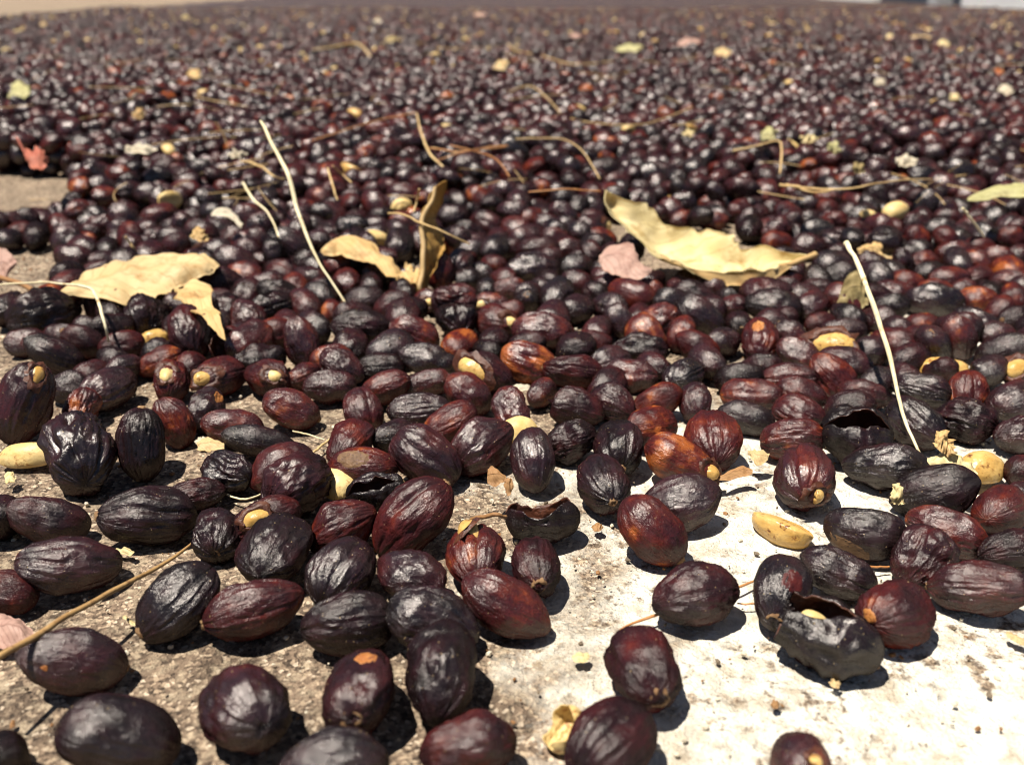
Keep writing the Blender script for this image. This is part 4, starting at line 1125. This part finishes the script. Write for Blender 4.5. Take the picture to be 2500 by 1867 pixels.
stick('twig', [(800, 412, .027), (806, 432, .025), (815, 462, .023), (824, 490, .020)], [4, 4, 4, 4], STRAW, 'short tan stub standing in the bed right of the leaning stalk', 'twig', G)
stick('twig', [(812, 405, .026), (835, 425, .022), (858, 446, .020)], 3, STRAW, 'pale splinter beside the short tan stub', 'twig', G)
stick('straw', [(948, 521, .020), (985, 524, .021), (1024, 543, .021), (1080, 565, .020), (1146, 596, .016)], [4, 4, 4, 4, 3], STRAW, 'tan straw passing behind the ochre leaf strip', 'straw', G)
stick('straw', [(1024, 462, .027), (1018, 490, .023), (1010, 518, .020)], 4, STRAW, 'short straw standing behind the ochre leaf strip', 'straw', G)
stick('twig', [(1260, 340, .022), (1320, 338, .023), (1373, 340, .024), (1405, 355, .024), (1430, 380, .023), (1464, 436, .020)], 2.5, STRAW, 'thin looping twig behind the big curled leaf tip', 'twig', G, 80)
stick('straw', [(2350, 508, .024), (2375, 540, .020), (2402, 578, .015)], [5, 5, 4], STEM, 'pale short stub leaning below the green-tinged leaf', 'straw', G)
stick('twig', [(1788, 368, .021), (1840, 358, .023), (1898, 345, .026), (1908, 362, .025), (1907, 390, .022), (1904, 424, .019)], [4, 4, 4, 4, 4, 3], STRAW, 'hooked tan twig under the green-brown tuft', 'twig', G)
stick('twig', [(306, 577, .012), (316, 592, .010), (328, 608, .008), (338, 622, .005)], [4.5, 4.5, 4.5, 4], STRAW, 'brown stub rising behind the torn tan leaf', 'twig', G)
stick('straw', [(555, 1207, .0012), (575, 1215, .0014), (605, 1218, .0014), (644, 1202, .0012)], [3.5, 4, 4, 3], STEM, 'curved pale straw on the floor under the gaping cherry', 'straw', G)
stick('straw', [(715, 1052, .0012), (750, 1060, .0013), (792, 1073, .0012)], [2.5, 3, 2.5], STEM, 'thin pale straw on the floor behind the wine-red cherry', 'straw', G)
stick('straw', [(758, 1110, .0012), (780, 1092, .0014), (804, 1072, .0014)], [4, 5, 4], STRAW, 'brown straw bit pointing at the ring-scarred red cherry', 'straw', G)
stick('twig', [(766, 122, .022), (820, 114, .024), (868, 106, .026), (890, 120, .025), (906, 142, .022)], 4, STRAW, 'bent tan twig far out on the bed', 'twig', G)
stick('twig', [(1240, 108, .026), (1262, 124, .025), (1323, 137, .023), (1402, 158, .022), (1495, 150, .022)], 3, STRAW, 'long faint twig lying far out on the bed', 'twig', G)
stick('pine_needle', [(40, 335, .026), (52, 356, .026), (68, 392, .024)], 4, LEAF_R, 'thin red stalk beside the crumpled red leaf', 'stalk', G)
stick('pine_needle', [(1290, 470, .021), (1380, 462, .022), (1466, 468, .021)], 3, NEEDLE, 'orange needle pointing at the upper tip of the big curled leaf', 'needle', G)
stick('straw', [(1150, 1268, .006), (1205, 1256, .009), (1236, 1262, .008)], [7, 9, 6], CHIP, 'dark torn skin strip sticking out from the cracked red cherry', 'skin strip', G)

# ------------------------------------------------------------------ the bed: everything beyond the fruits one can pick apart
def in_poly(px, py, poly):
    r = np.zeros(len(px), bool); n = len(poly)
    for i in range(n):
        (x1, y1), (x2, y2) = poly[i], poly[i - 1]
        c_ = ((y1 > py) != (y2 > py)) & (px < (x2 - x1) * (py - y1) / (y2 - y1 + 1e-12) + x1); r ^= c_
    return r
BARE = [[(-400, 436), (-50, 434), (195, 430), (222, 472), (205, 520), (120, 556), (-60, 575), (-400, 590)],
        [(-400, 600), (60, 600), (150, 615), (170, 660), (170, 720), (60, 770), (-400, 780)],
        [(1430, 540), (1490, 640), (1600, 710), (1760, 735), (2000, 700), (2010, 625), (1900, 612), (1700, 585)],
        [(1770, 668), (1980, 640), (2600, 655), (2600, 668), (2100, 668), (1900, 690)],
        [(960, 660), (1000, 640), (1100, 640), (1090, 745), (1010, 750)]]
FRX = [-400, 0, 120, 180, 300, 600, 1000, 1500, 1740, 1760, 2000, 2300, 2900]
FRY = [610, 612, 615, 650, 668, 690, 705, 690, 665, 640, 640, 650, 655]
def proj_ground(x, y):
    vz = y * cp + CAM_H * sp; vy = y * sp - CAM_H * cp
    return PW / 2 + FPX * x / vz, PH / 2 - FPX * vy / vz
def bed_ok(x, y):
    px, py = proj_ground(x, y)
    wv = np.stack([x * 55, y * 55, 0 * x], 1); px = px + 30 * noise(wv, 31); py = py + 12 * noise(wv, 32)
    ok = py < np.interp(px, FRX, FRY)
    for pl in BARE: ok &= ~in_poly(px, py, pl)
    # left border of the bed: bare floor beyond
    e1, e2 = on_z(0, 44, .016), on_z(540, 1, .016)
    side = (e2[0] - e1[0]) * (y - e1[1]) - (e2[1] - e1[1]) * (x - e1[0])
    return ok & ((side < 0) | (y < 1.5))
def filler_ok(x, y):
    px, py = proj_ground(x, y)
    return (py < np.interp(px, [-50, 100, 300, 600, 800, 1200, 1700, 2200, 2300, 2600], [700, 920, 940, 900, 955, 990, 985, 960, 940, 860])) & (py > np.interp(px, FRX, FRY)) & ~in_poly(px, py, BARE[3]) & ~in_poly(px, py, BARE[1]) & ~in_poly(px, py, BARE[2]) & ~in_poly(px, py, BARE[4])
def sm(a, b, t): t = np.clip((t - a) / (b - a), 0, 1); return t * t * (3 - 2 * t)
def bed_t(x, y):       # height of the heap's surface
    q = np.stack([x * 9, y * 5, 0 * x], 1); q2 = np.stack([x * 3, y * 1.2, 0 * x], 1)
    return .0055 + .0125 * sm(.30, .46, y) + (.004 * noise(q, 21) + .003 * noise(q2, 22)) * sm(.3, .45, y)
cell = .011
grid = {}
def gadd(p, r):
    grid.setdefault((int(p[0] // cell), int(p[1] // cell)), []).append((p[0], p[1], p[2], r))
for c in cherries:
    for k in (-.45, .45): gadd(c.P + c.d * c.r * c.ratio * k, c.r * .98)
def rest(x, y, r):
    z = r * .95; ci, cj = int(x // cell), int(y // cell)
    for a in (ci - 1, ci, ci + 1):
        for b in (cj - 1, cj, cj + 1):
            for (qx, qy, qz, qr) in grid.get((a, b), ()):
                s = (r + qr) * .93; d2 = (qx - x) ** 2 + (qy - y) ** 2
                if d2 < s * s:
                    h = qz + math.sqrt(s * s - d2)
                    if h > z: z = h
    return z
pts = []
YN = .95
NATT = 30000
yy = np.sqrt(rng.uniform(.235 ** 2, YN ** 2, NATT)); xx = rng.uniform(-1, 1, NATT) * (.60 * yy + .03)
NF = 9000
yy = np.concatenate([np.sqrt(rng.uniform(.15 ** 2, .31 ** 2, NF)), yy]); xx = np.concatenate([rng.uniform(-1, 1, NF) * (.6 * yy[:NF] + .01), xx]); NATT += NF
okb = bed_ok(xx, yy); okf = filler_ok(xx, yy); tt = bed_t(xx, yy)
jit = rng.uniform(-.006, .006, (NATT, 4, 2)); rad = np.clip(rng.normal(.00415, .00050, NATT), .0030, .0056)
jit[:, 0] = 0
JX = xx[:, None] + jit[:, :, 0]; JY = yy[:, None] + jit[:, :, 1]
jok = (bed_ok(JX.ravel(), JY.ravel()) | filler_ok(JX.ravel(), JY.ravel())).reshape(JX.shape)
CPX = np.array([proj(c.P) for c in cherries]); CW = np.array([c.W for c in cherries]); CY = np.array([c.P[1] for c in cherries])
for i in range(NATT):
    if not (okb[i] or okf[i]): continue
    r = rad[i]; best = None
    for k in range(4):
        if not jok[i, k]: continue
        x, y = xx[i] + jit[i, k, 0], yy[i] + jit[i, k, 1]
        z = rest(x, y, r)
        if best is None or z < best[2]: best = (x, y, z)
    if best is None: continue
    if best[1] < .36:      # never in front of a fruit that the photo shows clear
        q = proj(best)
        dd = np.hypot(CPX[:, 0] - q[0], CPX[:, 1] - q[1])
        if np.any((dd < .50 * CW) & (CY > best[1] - .001)): continue
    if okf[i] and best[2] > r * 1.15: continue
    if okb[i] and best[2] > tt[i] + .002: continue
    p = np.array(best); gadd(p, r); pts.append((*best, r))
near = np.array(pts)
# farther on only the top of the heap shows
YF = 4.6
sx = .0082
ny_ = int((YF - YN) / sx)
fx = []; fy = []
for j in range(ny_):
    y = YN + j * sx; w = .60 * y + .05; n = int(2 * w / sx)
    fx.append(-w + (np.arange(n) + (j % 2) * .5) * sx); fy.append(np.full(n, y))
fx = np.concatenate(fx); fy = np.concatenate(fy)
fx = fx + rng.normal(0, .0022, len(fx)); fy = fy + rng.normal(0, .0022, len(fy))
k = bed_ok(fx, fy); fx, fy = fx[k], fy[k]
fz = bed_t(fx, fy) + rng.normal(0, .0022, len(fx)) - .001
far = np.stack([fx, fy, fz, np.full(len(fx), .0039)], 1)

def proto(name, me):
    o_ = bpy.data.objects.new(name, me); return o_
def protos(nv_list):
    out = []
    for i, (sh, nu, nv) in enumerate(nv_list):
        g = np.random.default_rng(77 + i)
        Vt, F, loc, wr = cherry_shape(g.uniform(1.22, 1.42), .0047, sh, 8000 + i, nu, nv)
        out.append(proto('bed_cherry_shape', mesh_from('bed_cherry_shape', Vt, F, [SKIN], attrs={'loc': loc, 'wr': wr})))
    return out
near_pr = protos([(s, 36, 22) for s in 'ssrrrwwggppsrs'])
far_pr = protos([(s, 14, 9) for s in 'srwgsr'])
bean_pr = [proto('bed_bean_shape', bean_mesh('bed_bean_shape', .0115, .0075, .0042, m, 60 + i, nu=20, nv=14)) for i, m in enumerate((BEAN, BEAN_S, BEAN))]
def instanced(name, P4, prs, label, seed):
    g = np.random.default_rng(seed); n = len(P4)
    me = bpy.data.meshes.new(name); me.vertices.add(n); me.vertices.foreach_set('co', P4[:, :3].astype(np.float32).ravel())
    def at(nm, typ, key, arr):
        a = me.attributes.new(nm, typ, 'POINT'); a.data.foreach_set(key, np.ascontiguousarray(arr).ravel())
    at('pick', 'INT', 'value', g.integers(0, len(prs), n).astype(np.int32))
    rot = np.stack([g.uniform(0, 6.28, n), g.normal(0, .38, n), g.uniform(0, 6.28, n)], 1).astype(np.float32)
    at('rot', 'FLOAT_VECTOR', 'vector', rot)
    at('size', 'FLOAT', 'value', (P4[:, 3] / .0047 * g.uniform(.94, 1.08, n)).astype(np.float32))
    tn = g.choice([.14, .24, .38, .46, .58, .71, .87], n, p=[.22, .14, .28, .13, .14, .07, .02]) + g.normal(0, .04, n)
    at('tone', 'FLOAT', 'value', np.clip(tn, 0, 1).astype(np.float32))
    o_ = link(name, me)
    ng = bpy.data.node_groups.new(name, 'GeometryNodeTree')
    ng.interface.new_socket('Geometry', in_out='INPUT', socket_type='NodeSocketGeometry'); ng.interface.new_socket('Geometry', in_out='OUTPUT', socket_type='NodeSocketGeometry')
    N_ = ng.nodes; Lk = ng.links
    gi = N_.new('NodeGroupInput'); go = N_.new('NodeGroupOutput'); iop = N_.new('GeometryNodeInstanceOnPoints'); jn = N_.new('GeometryNodeJoinGeometry')
    m2p = N_.new('GeometryNodeMeshToPoints')
    for p in prs:
        oi = N_.new('GeometryNodeObjectInfo'); oi.transform_space = 'ORIGINAL'; oi.inputs['Object'].default_value = p; oi.inputs['As Instance'].default_value = True
        Lk.new(oi.outputs['Geometry'], jn.inputs[0])
    def na(nm, t):
        a = N_.new('GeometryNodeInputNamedAttribute'); a.data_type = t; a.inputs[0].default_value = nm; return a.outputs[0]
    Lk.new(gi.outputs[0], m2p.inputs['Mesh']); Lk.new(m2p.outputs[0], iop.inputs['Points']); Lk.new(jn.outputs[0], iop.inputs['Instance']); iop.inputs['Pick Instance'].default_value = True
    Lk.new(na('pick', 'INT'), iop.inputs['Instance Index'])
    e2r = N_.new('FunctionNodeEulerToRotation'); Lk.new(na('rot', 'FLOAT_VECTOR'), e2r.inputs[0]); Lk.new(e2r.outputs[0], iop.inputs['Rotation'])
    Lk.new(na('size', 'FLOAT'), iop.inputs['Scale']); Lk.new(iop.outputs[0], go.inputs[0])
    md = o_.modifiers.new('scatter', 'NODES'); md.node_group = ng
    return tag(o_, label, 'cherries', None, 'stuff')
isb = rng.random(len(near)) < .011; isb &= near[:, 1] > .30
instanced('cherry_bed', near[~isb], near_pr, 'thick bed of dark dried coffee cherries spread behind the loose ones', 1)
instanced('far_cherry_bed', far, far_pr, 'endless blurred carpet of dried coffee cherries far out on the floor', 2)
fb = rng.random(len(far)) < .009; fbp = far[fb].copy(); fbp[:, 2] += .003
bb = np.vstack([near[isb], fbp])
instanced('bean_scatter', bb, bean_pr, 'yellow parchment beans sprinkled all over the bed', 3)

# the body of the heap under its top layer and beyond the reach of single fruits
def make_bedmat():
    t = NT('cherry_heap')
    co = t.n('ShaderNodeTexCoord').outputs['Object']
    vor = t.n('ShaderNodeTexVoronoi'); t.put(vor.inputs['Vector'], co); vor.inputs['Scale'].default_value = 95
    sc_ = t.n('ShaderNodeSeparateColor'); t.put(sc_.inputs[0], vor.outputs['Color'])
    col = t.ramp(sc_.outputs[0], [(0, (.010, .007, .008)), (.45, (.024, .011, .013)), (.75, (.06, .02, .016)), (.93, (.13, .045, .02)), (.97, (.42, .28, .09))])
    bm = t.bump(t.math('SUBTRACT', 1.0, vor.outputs['Distance']), .010, 1.0)
    return t.done(Base_Color=col, Roughness=.45, Normal=bm)
HEAP = make_bedmat()
ys = np.concatenate([np.arange(.46, 1.2, .02), np.arange(1.2, 5, .08), np.geomspace(5, 60, 40)])
us = np.linspace(-1, 1, 81)
V = []; OK = []
for y in ys:
    w = .75 * y + .05
    x = us * w; yv = np.full(len(us), y)
    z = bed_t(x, yv) - (.0085 if y < 5 else 0) * (1 if y < 4.2 else np.clip((4.6 - y) / .4, 0, 1))
    V.append(np.stack([x, yv, np.maximum(z, .001)], 1)); OK.append(bed_ok(x, yv))
V = np.vstack(V); OK = np.concatenate(OK); n_ = len(us); F = []
for j in range(len(ys) - 1):
    for i in range(n_ - 1):
        q = (j * n_ + i, j * n_ + i + 1, (j + 1) * n_ + i + 1, (j + 1) * n_ + i)
        if all(OK[k] for k in q): F.append(q)
hp = link('cherry_heap', mesh_from('cherry_heap', V, F, [HEAP]))
tag(hp, 'dark body of the cherry bed reaching to the far end of the floor', 'cherries', None, 'stuff')

# fine fibres, needles and straw shreds caught in the bed: too many and too thin to pick apart
fv = []; ff = []; g = np.random.default_rng(55)
for k in range(170):
    y = .33 + 1.3 * g.random() ** 1.5; x = g.uniform(-1, 1) * (.58 * y)
    if not bed_ok(np.array([x]), np.array([y]))[0]: continue
    ln = g.uniform(.010, .045); th = g.uniform(0, 6.28); z = float(bed_t(np.array([x]), np.array([y]))[0]) + .0052
    d = np.array((math.cos(th), math.sin(th), g.normal(0, .12))); sd = np.array((-d[1], d[0], 0)); r = g.uniform(.00008, .00024); cv = g.normal(0, .25); cz = g.uniform(-.02, .12)
    n0 = len(fv)
    for j in range(7):
        t_ = j / 6 - .5; p = np.array((x, y, z)) + d * ln * t_ + sd * cv * ln * (t_ * t_) + np.array((0, 0, 1)) * (.25 - t_ * t_) * ln * cz
        for q in range(4): a = q * math.pi / 2; fv.append(p + sd * r * math.cos(a) + np.array((0, 0, 1)) * r * math.sin(a))
    for j in range(6):
        for q in range(4): ff.append((n0 + j * 4 + q, n0 + j * 4 + (q + 1) % 4, n0 + j * 4 + 4 + (q + 1) % 4, n0 + j * 4 + 4 + q))
tag(link('straw_litter', mesh_from('straw_litter', fv, ff, [STRAW])), 'fine straw and needle shreds tangled all over the bed', 'litter', None, 'stuff')

# grit lying on the floor
gp = []
for _ in range(5200):
    y = math.sqrt(random.uniform(.05 ** 2, .33 ** 2)); x = random.uniform(-1, 1) * (.6 * y + .02); gp.append((x, y, .0002, random.choice([.05, .06, .08, .10, .13, .2]) * .0024))
gp = np.array(gp)
def grain(seed, mat):
    bm = bmesh.new(); bmesh.ops.create_icosphere(bm, subdivisions=1, radius=.0024); g = random.Random(seed)
    for v in bm.verts: v.co = Vector((v.co.x * g.uniform(.7, 1.5), v.co.y * g.uniform(.6, 1.1), v.co.z * g.uniform(.5, .9)))
    me = bpy.data.meshes.new('grain'); bm.to_mesh(me); bm.free(); me.materials.append(mat); return bpy.data.objects.new('grain', me)
GR1 = simple('grit_pale', (.52, .45, .33), (.62, .56, .44), 300, .85, .0001); GR2 = simple('grit_dark', (.10, .075, .05), (.2, .15, .10), 300, .85, .0001)
gr = instanced('grit', gp, [grain(1, GR1), grain(2, GR2), grain(3, GR1), grain(4, CHIP)], 'grains of sand and crumbs strewn over the concrete', 9)
gr['category'] = 'grit'
a = gr.data.attributes['size']; a.data.foreach_set('value', (gp[:, 3] / .0024).astype(np.float32))
